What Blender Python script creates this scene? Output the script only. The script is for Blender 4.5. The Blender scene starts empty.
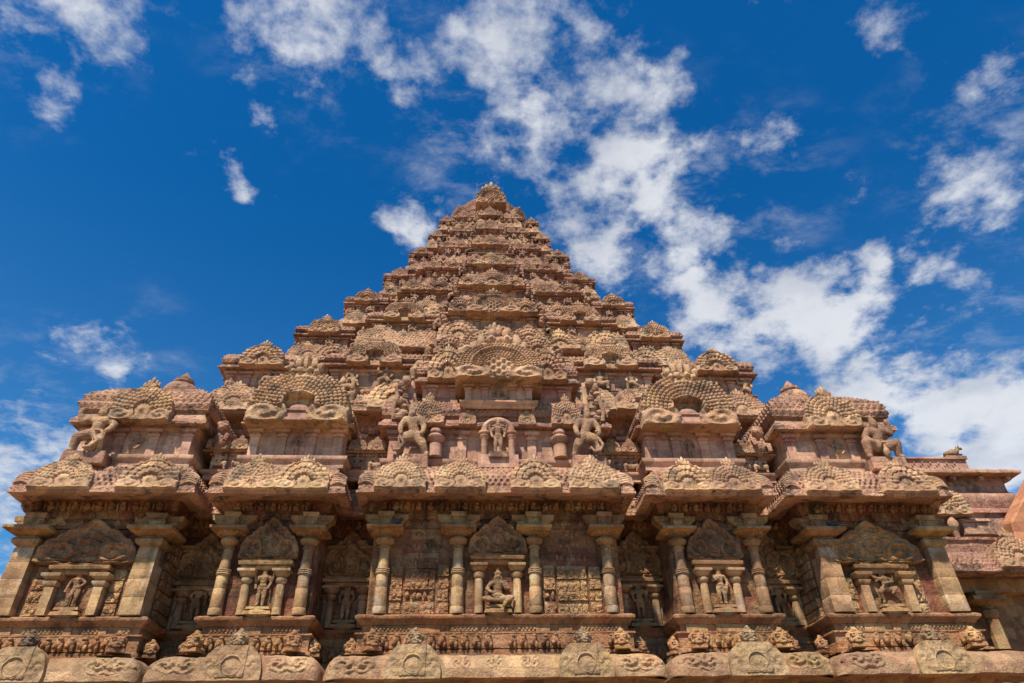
import bpy, bmesh, math, random
import numpy as np
from mathutils import Vector, Matrix
S = bpy.context.scene
COL = S.collection
rad = math.radians
random.seed(7)
RNG = np.random.default_rng(7)

# ------------------------------------------------------------------ camera
F_PX = 683.0
PITCH, YAW, ROLL = 0.6258359, 0.0648131, -0.0217158
CAM = np.array([-0.8233, -22.4448, 1.6])
fw = np.array([math.sin(YAW)*math.cos(PITCH), math.cos(YAW)*math.cos(PITCH), math.sin(PITCH)])
rt = np.array([math.cos(YAW), -math.sin(YAW), 0.0])
up = np.cross(rt, fw)
r2 = math.cos(ROLL)*rt + math.sin(ROLL)*up
u2 = -math.sin(ROLL)*rt + math.cos(ROLL)*up
cd = bpy.data.cameras.new('camera')
cam = bpy.data.objects.new('camera', cd)
COL.objects.link(cam)
m = Matrix.Identity(4)
for i in range(3):
    m[i][0], m[i][1], m[i][2], m[i][3] = r2[i], u2[i], -fw[i], CAM[i]
cam.matrix_world = m
cd.sensor_width = 36.0
cd.lens = 36.0*F_PX/1024.0
cd.clip_end = 6000
S.camera = cam

def direction(px, py):
    d = fw + r2*(px-512)/F_PX - u2*(py-341.5)/F_PX
    return d/np.linalg.norm(d)

# ------------------------------------------------------------------ sun, sky, exposure
SUN_EL, SUN_AZ = 57.5, -26.0        # degrees; azimuth from straight behind the camera, negative = from the left
sdir = np.array([math.sin(rad(SUN_AZ))*math.cos(rad(SUN_EL)), -math.cos(rad(SUN_AZ))*math.cos(rad(SUN_EL)), math.sin(rad(SUN_EL))])
sl = bpy.data.lights.new('sun', 'SUN')
sl.energy = 4.7
sl.angle = rad(2.0)
sl.color = (1.0, 0.925, 0.82)
so = bpy.data.objects.new('sun', sl)
COL.objects.link(so)
so.rotation_euler = Vector(sdir).to_track_quat('Z', 'Y').to_euler()
so.location = (-20, -40, 60)

S.view_settings.view_transform = 'Standard'
S.view_settings.look = 'None'
S.view_settings.exposure = 0.57
S.view_settings.gamma = 1.0
S.view_settings.use_curve_mapping = False

W = bpy.data.worlds.new('World')
S.world = W
W.use_nodes = True
nt = W.node_tree
for n in list(nt.nodes):
    nt.nodes.remove(n)

class NT:
    """small helper to wire shader nodes"""
    def __init__(s, tree):
        s.t = tree
    def n(s, typ, ins=None, **kw):
        o = s.t.nodes.new(typ)
        for k, v in kw.items():
            setattr(o, k, v)
        if ins:
            for k, v in ins.items():
                s.put(o.inputs[k], v)
        return o
    def put(s, sock, v):
        if isinstance(v, bpy.types.NodeSocket):
            s.t.links.new(v, sock)
        elif isinstance(v, bpy.types.Node):
            s.t.links.new(v.outputs[0], sock)
        else:
            if hasattr(sock.default_value, '__len__') and len(sock.default_value) == 4 and len(v) == 3:
                v = (*v, 1.0)
            sock.default_value = v
    def math(s, op, a, b=0.0, c=None, clamp=False):
        o = s.n('ShaderNodeMath', operation=op, use_clamp=clamp)
        s.put(o.inputs[0], a); s.put(o.inputs[1], b)
        if c is not None:
            s.put(o.inputs[2], c)
        return o.outputs[0]
    def ramp(s, v, a, b, lo=0.0, hi=1.0, smooth=True):
        o = s.n('ShaderNodeMapRange', interpolation_type='SMOOTHSTEP' if smooth else 'LINEAR')
        s.put(o.inputs['Value'], v)
        o.inputs['From Min'].default_value = a; o.inputs['From Max'].default_value = b
        o.inputs['To Min'].default_value = lo; o.inputs['To Max'].default_value = hi
        return o.outputs['Result']
    def mix(s, f, a, b, mode='MIX'):
        o = s.n('ShaderNodeMix', data_type='RGBA', blend_type=mode)
        s.put(o.inputs[0], f); s.put(o.inputs[6], a); s.put(o.inputs[7], b)
        return o.outputs[2]
    def noise(s, vec, scale, detail=4.0, rough=0.55, dist=0.0):
        o = s.n('ShaderNodeTexNoise')
        s.put(o.inputs['Vector'], vec)
        o.inputs['Scale'].default_value = scale; o.inputs['Detail'].default_value = detail
        o.inputs['Roughness'].default_value = rough; o.inputs['Distortion'].default_value = dist
        return o.outputs['Fac']
    def vmul(s, vec, k):
        o = s.n('ShaderNodeVectorMath', operation='MULTIPLY')
        s.put(o.inputs[0], vec); o.inputs[1].default_value = k
        return o.outputs[0]

k = NT(nt)
sky = k.n('ShaderNodeTexSky', sky_type='NISHITA')
sky.sun_disc = False
sky.sun_elevation = rad(SUN_EL)
sky.sun_rotation = math.atan2(sdir[0], sdir[1])
sky.air_density = 1.0
sky.dust_density = 0.35
sky.ozone_density = 3.5
co = k.n('ShaderNodeTexCoord').outputs['Generated']
sx = k.n('ShaderNodeSeparateXYZ', {0: co})
zz = k.math('ADD', k.math('MAXIMUM', sx.outputs[2], 0.0), 0.22)
pu = k.math('DIVIDE', sx.outputs[0], zz)
pv = k.math('DIVIDE', sx.outputs[1], zz)
pl = k.n('ShaderNodeCombineXYZ', {0: pu, 1: pv, 2: 0.0}).outputs[0]
n1 = k.noise(pl, 5.2, 12.0, 0.62, 0.1)
n2 = k.noise(pl, 15.0, 8.0, 0.62, 0.1)
nz = k.math('ADD', k.math('MULTIPLY', n1, 0.62), k.math('MULTIPLY', n2, 0.38))
# where the cloud banks stand in the sky: (direction through these points, angular radius, density)
BANKS = [(600, 105, 62, .24), (625, 165, 60, .25), (575, 205, 62, .27), (600, 245, 50, .26), (650, 210, 45, .22), (690, 240, 50, .21), (700, 310, 58, .25), (510, 25, 90, .23), (570, 50, 45, .2), (425, 60, 60, .18),
         (430, 120, 55, .14), (500, 120, 60, .14), (330, 5, 80, .16), (250, 15, 60, .14), (395, 45, 60, .18), (470, 70, 60, .18), (540, 150, 50, .2), (90, 5, 75, .18), (55, 68, 36, .14), (414, 222, 34, .20), (150, 92, 30, .13), (250, 192, 20, .12), (275, 148, 20, .11),
         (755, 150, 36, .19), (828, 178, 28, .16), (838, 212, 40, .10), (895, 262, 26, .19), (790, 270, 40, .20), (815, 330, 70, .27), (865, 372, 46, .25), (940, 420, 58, .27),
         (1020, 440, 80, .30), (960, 290, 42, .15), (990, 190, 62, .15), (90, 385, 66, .17), (-40, 520, 110, .22), (10, 560, 60, .22),
         (890, 0, 60, .11), (760, 5, 30, .16), (1010, 70, 40, .12), (750, 345, 60, .2), (660, 130, 50, .17)]
cov = None
wn = k.n('ShaderNodeTexNoise', {'Vector': pl})
wn.inputs['Scale'].default_value = 5.5; wn.inputs['Detail'].default_value = 6; wn.inputs['Roughness'].default_value = .6
wo = k.n('ShaderNodeVectorMath', operation='SUBTRACT')
k.put(wo.inputs[0], wn.outputs['Color']); wo.inputs[1].default_value = (.5, .5, .5)
ws = k.n('ShaderNodeVectorMath', operation='SCALE')
k.put(ws.inputs[0], wo.outputs[0]); ws.inputs['Scale'].default_value = .22
wc = k.n('ShaderNodeVectorMath', operation='ADD')
k.put(wc.inputs[0], co); k.put(wc.inputs[1], ws.outputs[0])
for (px, py, rr, wt) in BANKS:
    d = direction(px, py)
    dd = k.n('ShaderNodeVectorMath', operation='DISTANCE')
    k.put(dd.inputs[0], wc.outputs[0]); dd.inputs[1].default_value = tuple(d)
    g = k.ramp(dd.outputs['Value'], 0.0, rr*1.6/F_PX, wt, 0.0)
    cov = g if cov is None else k.math('MAXIMUM', cov, g)
dens = k.math('ADD', nz, cov)
mask = k.ramp(dens, 0.585, 0.775)
mask = k.math('MULTIPLY', mask, 0.85)
shade = k.ramp(k.noise(pl, 5.0, 5.0, 0.55), 0.35, 0.65)
wis = k.noise(k.n('ShaderNodeMapping', {'Vector': pl, 'Rotation': (0, 0, .9), 'Scale': (4.5, 7.0, 1)}).outputs[0], 1.7, 10, .66, .2)
veil = None
for (px, py, rr, wt) in ((330, 20, 160, .5), (480, 110, 150, .6), (60, 30, 90, .4), (1000, 140, 110, .5), (960, 300, 110, .5), (90, 380, 120, .35), (10, 540, 120, .9), (700, 220, 170, .5)):
    dd = k.n('ShaderNodeVectorMath', operation='DISTANCE')
    k.put(dd.inputs[0], wc.outputs[0]); dd.inputs[1].default_value = tuple(direction(px, py))
    g = k.ramp(dd.outputs['Value'], 0.0, rr/F_PX, wt, 0.0)
    veil = g if veil is None else k.math('MAXIMUM', veil, g)
mask = k.math('MAXIMUM', mask, k.math('MULTIPLY', veil, k.ramp(wis, .47, .78)))
cloud = k.mix(shade, (5.6, 5.9, 6.5), (7.9, 8.0, 8.2))
tint = k.mix(1.0, sky.outputs[0], (0.05, 0.74, 1.26), 'MULTIPLY')
low = k.ramp(sx.outputs[2], 0.25, 0.75)
tint2 = k.mix(low, k.mix(1.0, sky.outputs[0], (0.42, 1.04, 1.36), 'MULTIPLY'), tint)
col = k.mix(mask, tint2, cloud)
bg = k.n('ShaderNodeBackground', {0: col, 1: 0.074})
ow = k.n('ShaderNodeOutputWorld', {0: bg.outputs[0]})

# ------------------------------------------------------------------ materials
def stone(name, a, b, stain=(0.05, 0.04, 0.03), stain_amt=.5, streak=.4, patch=None, patch_amt=0.0, patch_at=(.52, .62), bump=.35, carve=0.0,
          carve_scale=7.0, bricks=False, top=0.35, pale=None, pale_amt=0.0, patch_scale=.9):
    mt = bpy.data.materials.new(name)
    mt.use_nodes = True
    t = mt.node_tree
    for n in list(t.nodes):
        t.nodes.remove(n)
    k = NT(t)
    geo = k.n('ShaderNodeNewGeometry')
    pos = geo.outputs['Position']
    oi = k.n('ShaderNodeObjectInfo').outputs['Random']
    big = k.noise(pos, .55, 4, .6)
    mid = k.noise(pos, 2.7, 6, .65)
    fine = k.noise(pos, 14, 4, .7)
    c = k.mix(k.ramp(big, .36, .64), a, b)
    c = k.mix(k.ramp(mid, .30, .70, 0, .55), c, tuple(x*.62 for x in a))
    c = k.mix(k.ramp(fine, .35, .7, 0, .45), c, tuple(min(1, x*1.35) for x in b))
    if patch:
        pn = k.noise(pos, patch_scale, 6, .65)
        c = k.mix(k.math('MULTIPLY', k.ramp(pn, *patch_at), patch_amt), c, patch)
    if pale:
        pn2 = k.noise(k.vmul(pos, (1, 1, .7)), 1.7, 6, .7)
        c = k.mix(k.math('MULTIPLY', k.ramp(pn2, .52, .63), pale_amt), c, pale)
    sp_ = k.n('ShaderNodeSeparateXYZ', {0: pos})
    bv = k.n('ShaderNodeCombineXYZ', {0: k.math('ADD', sp_.outputs[0], k.math('MULTIPLY', sp_.outputs[1], .9)), 1: sp_.outputs[2], 2: 0.0})
    bk = k.n('ShaderNodeTexBrick', {'Vector': bv.outputs[0], 'Color1': (.72, .70, .68), 'Color2': (1.22, 1.2, 1.16), 'Mortar': (.8, .8, .8), 'Scale': 1.0, 'Mortar Size': .006, 'Brick Width': .95, 'Row Height': .41})
    c = k.mix(1.0, c, bk.outputs['Color'], 'MULTIPLY')
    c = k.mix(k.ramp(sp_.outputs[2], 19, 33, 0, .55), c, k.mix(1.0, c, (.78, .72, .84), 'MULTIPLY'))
    gy = k.noise(pos, 1.05, 6, .62, .6)
    c = k.mix(k.ramp(gy, .53, .64, 0, .5), c, k.mix(1.0, c, (.50, .49, .50), 'MULTIPLY'))
    c = k.mix(k.ramp(gy, .47, .38, 0, .55), c, k.mix(1.0, c, (1.05, 1.12, .92), 'MULTIPLY'))
    gp = k.noise(pos, 5.5, 8, .72)
    c = k.mix(k.math('MULTIPLY', k.ramp(gp, .54, .66), stain_amt*.65), c, stain)
    st = k.noise(k.vmul(pos, (1.0, 1.0, .16)), 2.3, 5, .6)
    c = k.mix(k.math('MULTIPLY', k.ramp(st, .52, .70), streak), c, stain)
    crust = k.noise(pos, 1.3, 7, .7)
    c = k.mix(k.math('MULTIPLY', k.ramp(crust, .53, .62), stain_amt), c, stain)
    # lichen settles on ledges that face the sky
    nz_ = k.n('ShaderNodeSeparateXYZ', {0: geo.outputs['Normal']}).outputs[2]
    lm = k.math('MULTIPLY', k.ramp(nz_, .35, .9), k.ramp(k.noise(pos, 3.0, 5, .7), .42, .6))
    c = k.mix(k.math('MULTIPLY', lm, top), c, (0.055, 0.05, 0.043))
    hs = k.n('ShaderNodeHueSaturation', {'Color': c, 'Value': k.ramp(oi, 0, 1, .86, 1.12, False), 'Hue': k.ramp(oi, 0, 1, .493, .507, False)})
    bs = k.n('ShaderNodeBsdfPrincipled', {'Base Color': hs.outputs[0], 'Roughness': .93})
    bs.inputs['Specular IOR Level'].default_value = .18
    h = k.math('ADD', k.math('MULTIPLY', mid, .6), k.math('MULTIPLY', fine, .35))
    bd = .085
    if carve > 0:
        vo = k.n('ShaderNodeTexVoronoi', {'Vector': pos, 'Scale': carve_scale}, feature='SMOOTH_F1')
        h = k.math('ADD', h, k.math('MULTIPLY', vo.outputs['Distance'], -carve))
        vo2 = k.n('ShaderNodeTexVoronoi', {'Vector': pos, 'Scale': carve_scale*2.3}, feature='F1')
        h = k.math('ADD', h, k.math('MULTIPLY', vo2.outputs['Distance'], -carve*.4))
        bd = .15
    if bricks:
        sp = k.n('ShaderNodeSeparateXYZ', {0: pos})
        v = k.n('ShaderNodeCombineXYZ', {0: k.math('ADD', sp.outputs[0], k.math('MULTIPLY', sp.outputs[1], .9)), 1: sp.outputs[2], 2: 0.0})
        br = k.n('ShaderNodeTexBrick', {'Vector': v.outputs[0], 'Scale': 1.0, 'Mortar Size': .014, 'Brick Width': 1.15, 'Row Height': .43,
                                        'Mortar Smooth': .3})
        h = k.math('SUBTRACT', h, k.math('MULTIPLY', br.outputs['Fac'], .55))
    bu = k.n('ShaderNodeBump', {'Height': h, 'Strength': min(1.0, bump*1.5), 'Distance': bd})
    t.links.new(bu.outputs[0], bs.inputs['Normal'])
    k.n('ShaderNodeOutputMaterial', {0: bs.outputs[0]})
    return mt

BLK = (0.055, 0.045, 0.038)
M = {}
M['upper'] = stone('tan_sandstone', (.44, .232, .148), (.51, .295, .19), BLK, .45, .35, bump=.6, carve=.5, carve_scale=9, top=.5, patch=(.44, .20, .13), patch_amt=.5)
M['roof'] = stone('carved_roof_stone', (.42, .22, .142), (.49, .28, .182), BLK, .7, .4, bump=.6, carve=.4, carve_scale=11, top=.5)
M['gable'] = stone('carved_gable_stone', (.41, .225, .13), (.51, .315, .185), BLK, .6, .3, bump=.28, carve=.25, carve_scale=14, top=.5, pale=(.50, .40, .27), pale_amt=.3)
M['plain'] = stone('plain_pink_plaster', (.50, .268, .178), (.58, .35, .235), BLK, .3, .3, bump=.3, bricks=True, patch=(.46, .20, .15), patch_amt=.6, top=.4)
M['ledge'] = stone('stained_ledge_stone', (.40, .21, .135), (.47, .27, .175), BLK, .6, .6, bump=.5, carve=.2, top=.55)
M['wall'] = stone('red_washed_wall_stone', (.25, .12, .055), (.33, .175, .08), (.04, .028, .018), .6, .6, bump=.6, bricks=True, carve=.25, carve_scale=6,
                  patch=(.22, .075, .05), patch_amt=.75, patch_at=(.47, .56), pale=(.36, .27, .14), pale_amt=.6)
M['relief'] = stone('weathered_relief_stone', (.37, .19, .085), (.46, .27, .135), (.07, .045, .025), .45, .35, bump=.8, carve=.7, carve_scale=8,
                    patch=(.26, .085, .055), patch_amt=.5, patch_at=(.54, .64), pale=(.44, .35, .20), pale_amt=.45)
M['pilaster'] = stone('pale_pilaster_stone', (.40, .225, .105), (.48, .31, .17), (.13, .07, .03), .5, .6, bump=.45, pale=(.55, .45, .33), pale_amt=.55,
                      patch=(.30, .13, .075), patch_amt=.5, patch_at=(.55, .66))
M['capital'] = stone('ochre_capital_stone', (.34, .185, .08), (.41, .245, .115), (.07, .045, .025), .5, .5, bump=.5, patch=(.26, .10, .06), patch_amt=.5, top=.5, pale=(.36, .29, .15), pale_amt=.6)
M['base'] = stone('orange_base_stone', (.36, .175, .075), (.44, .25, .125), (.06, .04, .025), .5, .45, bump=.5, carve=.3, carve_scale=7, patch=(.40, .15, .06), patch_amt=.6)
M['kapota'] = stone('buff_moulding_stone', (.40, .23, .12), (.47, .30, .17), (.11, .07, .04), .45, .35, bump=.55, carve=.25, carve_scale=6, patch=(.40, .19, .10), patch_amt=.5, top=.3)
M['slab'] = stone('brown_slab_stone', (.35, .21, .11), (.42, .27, .15), (.07, .06, .045), .4, .4, bump=.4, carve=.25, carve_scale=7)
M['lion'] = stone('grey_lichen_stone', (.33, .20, .115), (.43, .29, .175), (.05, .04, .03), .55, .2, bump=.8, carve=.7, carve_scale=12)
M['statue'] = stone('statue_stone', (.37, .205, .12), (.45, .28, .17), (.06, .045, .035), .45, .3, bump=.4, carve=.25, carve_scale=14)
M['niche_statue'] = stone('ochre_statue_stone', (.35, .195, .095), (.44, .265, .14), (.07, .05, .03), .5, .4, bump=.6, carve=.3, carve_scale=14, pale=(.50, .40, .28), pale_amt=.35)
M['dark'] = stone('dark_core_stone', (.15, .085, .05), (.20, .12, .07), (.03, .024, .02), .6, .6, bump=.6, bricks=True, patch=(.16, .05, .04), patch_amt=.6)  # darker stone than the walls, used for the solid cores behind them
M['hall'] = stone('salmon_hall_plaster', (.46, .25, .165), (.54, .335, .23), BLK, .6, .5, bump=.5, carve=.2, patch=(.48, .21, .14), patch_amt=.6, bricks=False)
M['orange'] = stone('orange_plaster', (.48, .20, .095), (.52, .25, .13), (.2, .09, .05), .25, .25, bump=.25)
M['ground'] = stone('laterite_court', (.36, .23, .135), (.42, .28, .17), (.12, .09, .06), .4, 0, bump=.3)
def plain_mat(name, c, r=.6):
    mt = bpy.data.materials.new(name); mt.use_nodes = True
    k = NT(mt.node_tree)
    b = mt.node_tree.nodes['Principled BSDF']
    nn = k.noise(k.n('ShaderNodeNewGeometry').outputs['Position'], 9, 3)
    k.put(b.inputs['Base Color'], k.mix(nn, tuple(x*.7 for x in c), tuple(x*1.25 for x in c)))
    b.inputs['Roughness'].default_value = r
    return mt
M['metal'] = plain_mat('dark_metal', (.05, .05, .055), .5)
M['leaf'] = plain_mat('weed_leaf', (.07, .13, .03), .7)
M['feather'] = plain_mat('pigeon_feather', (.05, .055, .075), .6)

# ------------------------------------------------------------------ mesh helpers
def wob(p, f=1.0, seed=0.0):
    """smooth pseudo noise in -1..1 for an (n,3) array"""
    x, y, z = p[..., 0]*f+seed, p[..., 1]*f+seed*1.7, p[..., 2]*f+seed*.6
    return (np.sin(x*2.1+1.3*np.sin(y*1.7+z*1.1)) + np.sin(z*2.7+1.1*np.sin(x*1.9-y)) + .6*np.sin(y*3.3+x*4.1+z*3.7+np.sin(z*5.1)))/2.6

class MB:
    def __init__(s):
        s.v = []; s.f = []; s.n = 0
    def add(s, v, f):
        v = np.asarray(v, float)
        s.v.append(v); s.f += [tuple(i+s.n for i in q) for q in f]; s.n += len(v)
        return s
    def box(s, x0, x1, y0, y1, z0, z1, tx=0.0, ty=0.0):
        """tx / ty draw the top in on each side"""
        v = [(x0, y0, z0), (x1, y0, z0), (x1, y1, z0), (x0, y1, z0), (x0+tx, y0+ty, z1), (x1-tx, y0+ty, z1), (x1-tx, y1-ty, z1), (x0+tx, y1-ty, z1)]
        return s.add(v, [(0, 3, 2, 1), (4, 5, 6, 7), (0, 1, 5, 4), (1, 2, 6, 5), (2, 3, 7, 6), (3, 0, 4, 7)])
    def lathe(s, prof, n=16, c=(0, 0, 0), ph=0.0, sy=1.0):
        v = []
        for r, z in prof:
            for i in range(n):
                a = 2*math.pi*(i+ph)/n
                v.append((c[0]+r*math.cos(a), c[1]+r*math.sin(a)*sy, c[2]+z))
        f = []
        for j in range(len(prof)-1):
            for i in range(n):
                f.append((j*n+i, j*n+(i+1) % n, (j+1)*n+(i+1) % n, (j+1)*n+i))
        f.append(tuple(range(n-1, -1, -1)))
        f.append(tuple((len(prof)-1)*n+i for i in range(n)))
        return s.add(v, f)
    def square(s, prof, c=(0, 0, 0), sy=1.0):
        """square in plan: prof gives half widths"""
        return s.lathe([(r*math.sqrt(2), z) for r, z in prof], 4, c, .5, sy)
    def ball(s, c, r, nu=10, nv=7, lump=0.0, seed=0.0):
        rx, ry, rz = (r, r, r) if not hasattr(r, '__len__') else r
        v = []
        for j in range(nv+1):
            t = math.pi*j/nv
            for i in range(nu):
                a = 2*math.pi*i/nu
                v.append((math.sin(t)*math.cos(a), math.sin(t)*math.sin(a), -math.cos(t)))
        v = np.array(v)
        if lump:
            v = v*(1+lump*wob(v, 2.5, seed))[:, None]
        v = v*np.array([rx, ry, rz])+np.array(c)
        f = []
        for j in range(nv):
            for i in range(nu):
                f.append((j*nu+i, j*nu+(i+1) % nu, (j+1)*nu+(i+1) % nu, (j+1)*nu+i))
        return s.add(v, f)
    def tube(s, pts, rs, n=8):
        pts = [Vector(p) for p in pts]
        if not hasattr(rs, '__len__'):
            rs = [rs]*len(pts)
        v = []
        for i, p in enumerate(pts):
            d = (pts[min(i+1, len(pts)-1)]-pts[max(i-1, 0)]).normalized()
            a = d.cross(Vector((0, 1, 0.01)))
            if a.length < .05:
                a = d.cross(Vector((1, 0, 0)))
            a.normalize(); b = d.cross(a)
            for j in range(n):
                t = 2*math.pi*j/n
                v.append(p+(a*math.cos(t)+b*math.sin(t))*rs[i])
        f = []
        for i in range(len(pts)-1):
            for j in range(n):
                f.append((i*n+j, i*n+(j+1) % n, (i+1)*n+(j+1) % n, (i+1)*n+j))
        f.append(tuple(range(n-1, -1, -1)))
        f.append(tuple((len(pts)-1)*n+i for i in range(n)))
        return s.add(v, f)
    def sweep(s, path, prof, closed=False, ds=.5, dt=None, disp=None, amp=0.0, caps=True, seed=0.0):
        """carry a profile of (outward offset, height) along a plan line; outward is to the right of travel"""
        P = np.array(path, float); N = len(P)
        segn = []
        cnt = N if closed else N-1
        for i in range(cnt):
            d = P[(i+1) % N]-P[i]; d /= np.linalg.norm(d)
            segn.append(np.array([d[1], -d[0]]))
        mi = []
        for i in range(N):
            if closed:
                a, b = segn[i-1], segn[i % cnt]
            else:
                a, b = segn[max(i-1, 0)], segn[min(i, cnt-1)]
            mi.append((a+b)/(1+a@b))
        mi = np.array(mi)
        pr = np.array(prof, float)
        if dt:
            q = [pr[0]]
            for i in range(len(pr)-1):
                L = np.linalg.norm(pr[i+1]-pr[i]); c = max(1, int(math.ceil(L/dt)))
                for j in range(1, c+1):
                    q.append(pr[i]+(pr[i+1]-pr[i])*j/c)
            pr = np.array(q)
        tl = np.concatenate([[0], np.cumsum(np.linalg.norm(np.diff(pr, axis=0), axis=1))])
        tg = np.gradient(pr, axis=0); tg /= np.linalg.norm(tg, axis=1)[:, None]+1e-9
        nr = np.stack([tg[:, 1], -tg[:, 0]], 1)
        st = []; sl_ = []; acc = 0
        for i in range(cnt):
            L = np.linalg.norm(P[(i+1) % N]-P[i]); c = max(1, int(math.ceil(L/ds)))
            for j in range(c):
                st.append((i, j/c)); sl_.append(acc+L*j/c)
            acc += L
        if not closed:
            st.append((cnt-1, 1.0)); sl_.append(acc)
        sl_ = np.array(sl_); ns, ntt = len(st), len(pr)
        O = np.repeat(pr[None, :, 0], ns, 0); Z = np.repeat(pr[None, :, 1], ns, 0)
        if disp is not None:
            D = disp(sl_[:, None], tl[None, :])
            O = O+nr[None, :, 0]*D; Z = Z+nr[None, :, 1]*D
        V = np.zeros((ns, ntt, 3))
        for q, (i, a) in enumerate(st):
            j = (i+1) % N
            A = P[i][None]+mi[i][None]*O[q][:, None]; B = P[j][None]+mi[j][None]*O[q][:, None]
            V[q, :, :2] = A*(1-a)+B*a
        V[:, :, 2] = Z
        if amp:
            V[:, :, 2] += amp*wob(V, 1.9, seed)
            dxy = amp*wob(V, 2.6, seed+5)
            V[:, :, 1] += dxy; V[:, :, 0] += .5*dxy
        f = []
        for q in range(ns if closed else ns-1):
            q2 = (q+1) % ns
            for t in range(ntt-1):
                f.append((q*ntt+t, q2*ntt+t, q2*ntt+t+1, q*ntt+t+1))
        if caps and not closed:
            f.append(tuple(range(ntt)))
            f.append(tuple((ns-1)*ntt+t for t in range(ntt-1, -1, -1)))
        return s.add(V.reshape(-1, 3), f)
    def xf(s, mat):
        A = np.array(mat)
        s.v = [v@A[:3, :3].T+A[:3, 3] for v in s.v]
        return s
    def merge(s, o, mat=None):
        off = s.n
        for v in o.v:
            if mat is not None:
                A = np.array(mat); v = v@A[:3, :3].T+A[:3, 3]
            s.v.append(v); s.n += len(v)
        s.f += [tuple(i+off for i in q) for q in o.f]
        return s
    def mesh(s, name, mat, bevel=0.0, smooth=None, worn=0.0):
        V = np.concatenate(s.v)
        if worn:
            V = V+worn*np.stack([wob(V, 3.1, 1), wob(V, 3.3, 4), wob(V, 2.9, 8)], -1)
        me = bpy.data.meshes.new(name)
        me.from_pydata(V.tolist(), [], s.f)
        if bevel:
            bm = bmesh.new(); bm.from_mesh(me)
            es = [e for e in bm.edges if len(e.link_faces) == 2 and e.calc_face_angle(0) > .6]
            bmesh.ops.bevel(bm, geom=es, offset=bevel, segments=1, affect='EDGES', profile=.5, clamp_overlap=True)
            bm.to_mesh(me); bm.free()
        me.materials.append(M[mat] if isinstance(mat, str) else mat)
        if smooth is not None:
            me.shade_smooth()
            me.set_sharp_from_angle(angle=rad(smooth))
        me.update()
        return me

COUNT = {}; OVER = {}
def put(name, me, parent=None, loc=(0, 0, 0), sc=1.0, rz=0.0, rx=0.0):
    """link a mesh as a part; past the hundredth of one name the rest is gathered into one object"""
    if isinstance(me, MB):
        raise TypeError
    key = name if parent is not None else None
    scv = Vector((sc, sc, sc)) if not hasattr(sc, '__len__') else Vector(sc)
    mat = Matrix.LocRotScale(Vector(loc), Matrix.Rotation(rz, 3, 'Z') @ Matrix.Rotation(rx, 3, 'X'), scv)
    if key:
        COUNT[key] = COUNT.get(key, 0)+1
        if COUNT[key] > 100:
            OVER.setdefault(key, []).append((me, mat))
            return None
    o = bpy.data.objects.new(name, me)
    COL.objects.link(o)
    o.matrix_local = mat
    if parent is not None:
        o.parent = parent
    return o
def flush(root):
    for nm, lst in OVER.items():
        vs = []; fs = []; off = 0
        for me, mat in lst:
            co_ = np.empty(len(me.vertices)*3); me.vertices.foreach_get('co', co_)
            A = np.array(mat); v = co_.reshape(-1, 3)@A[:3, :3].T+A[:3, 3]
            vs.append(v); fs += [tuple(i+off for i in p.vertices) for p in me.polygons]; off += len(v)
        nme = bpy.data.meshes.new(nm); nme.from_pydata(np.concatenate(vs).tolist(), [], fs)
        nme.materials.append(lst[0][0].materials[0]); nme.shade_smooth(); nme.set_sharp_from_angle(angle=rad(45))
        o = bpy.data.objects.new(nm, nme); COL.objects.link(o); o.parent = root; o['kind'] = 'stuff'
def empty(name, label, cat, loc=(0, 0, 0), group=None):
    o = bpy.data.objects.new(name, None); COL.objects.link(o); o.location = loc
    return tag(o, label, cat, group)
def tag(o, label, cat, group=None):
    o['label'] = label; o['category'] = cat
    if group:
        o['group'] = group
    return o

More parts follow.
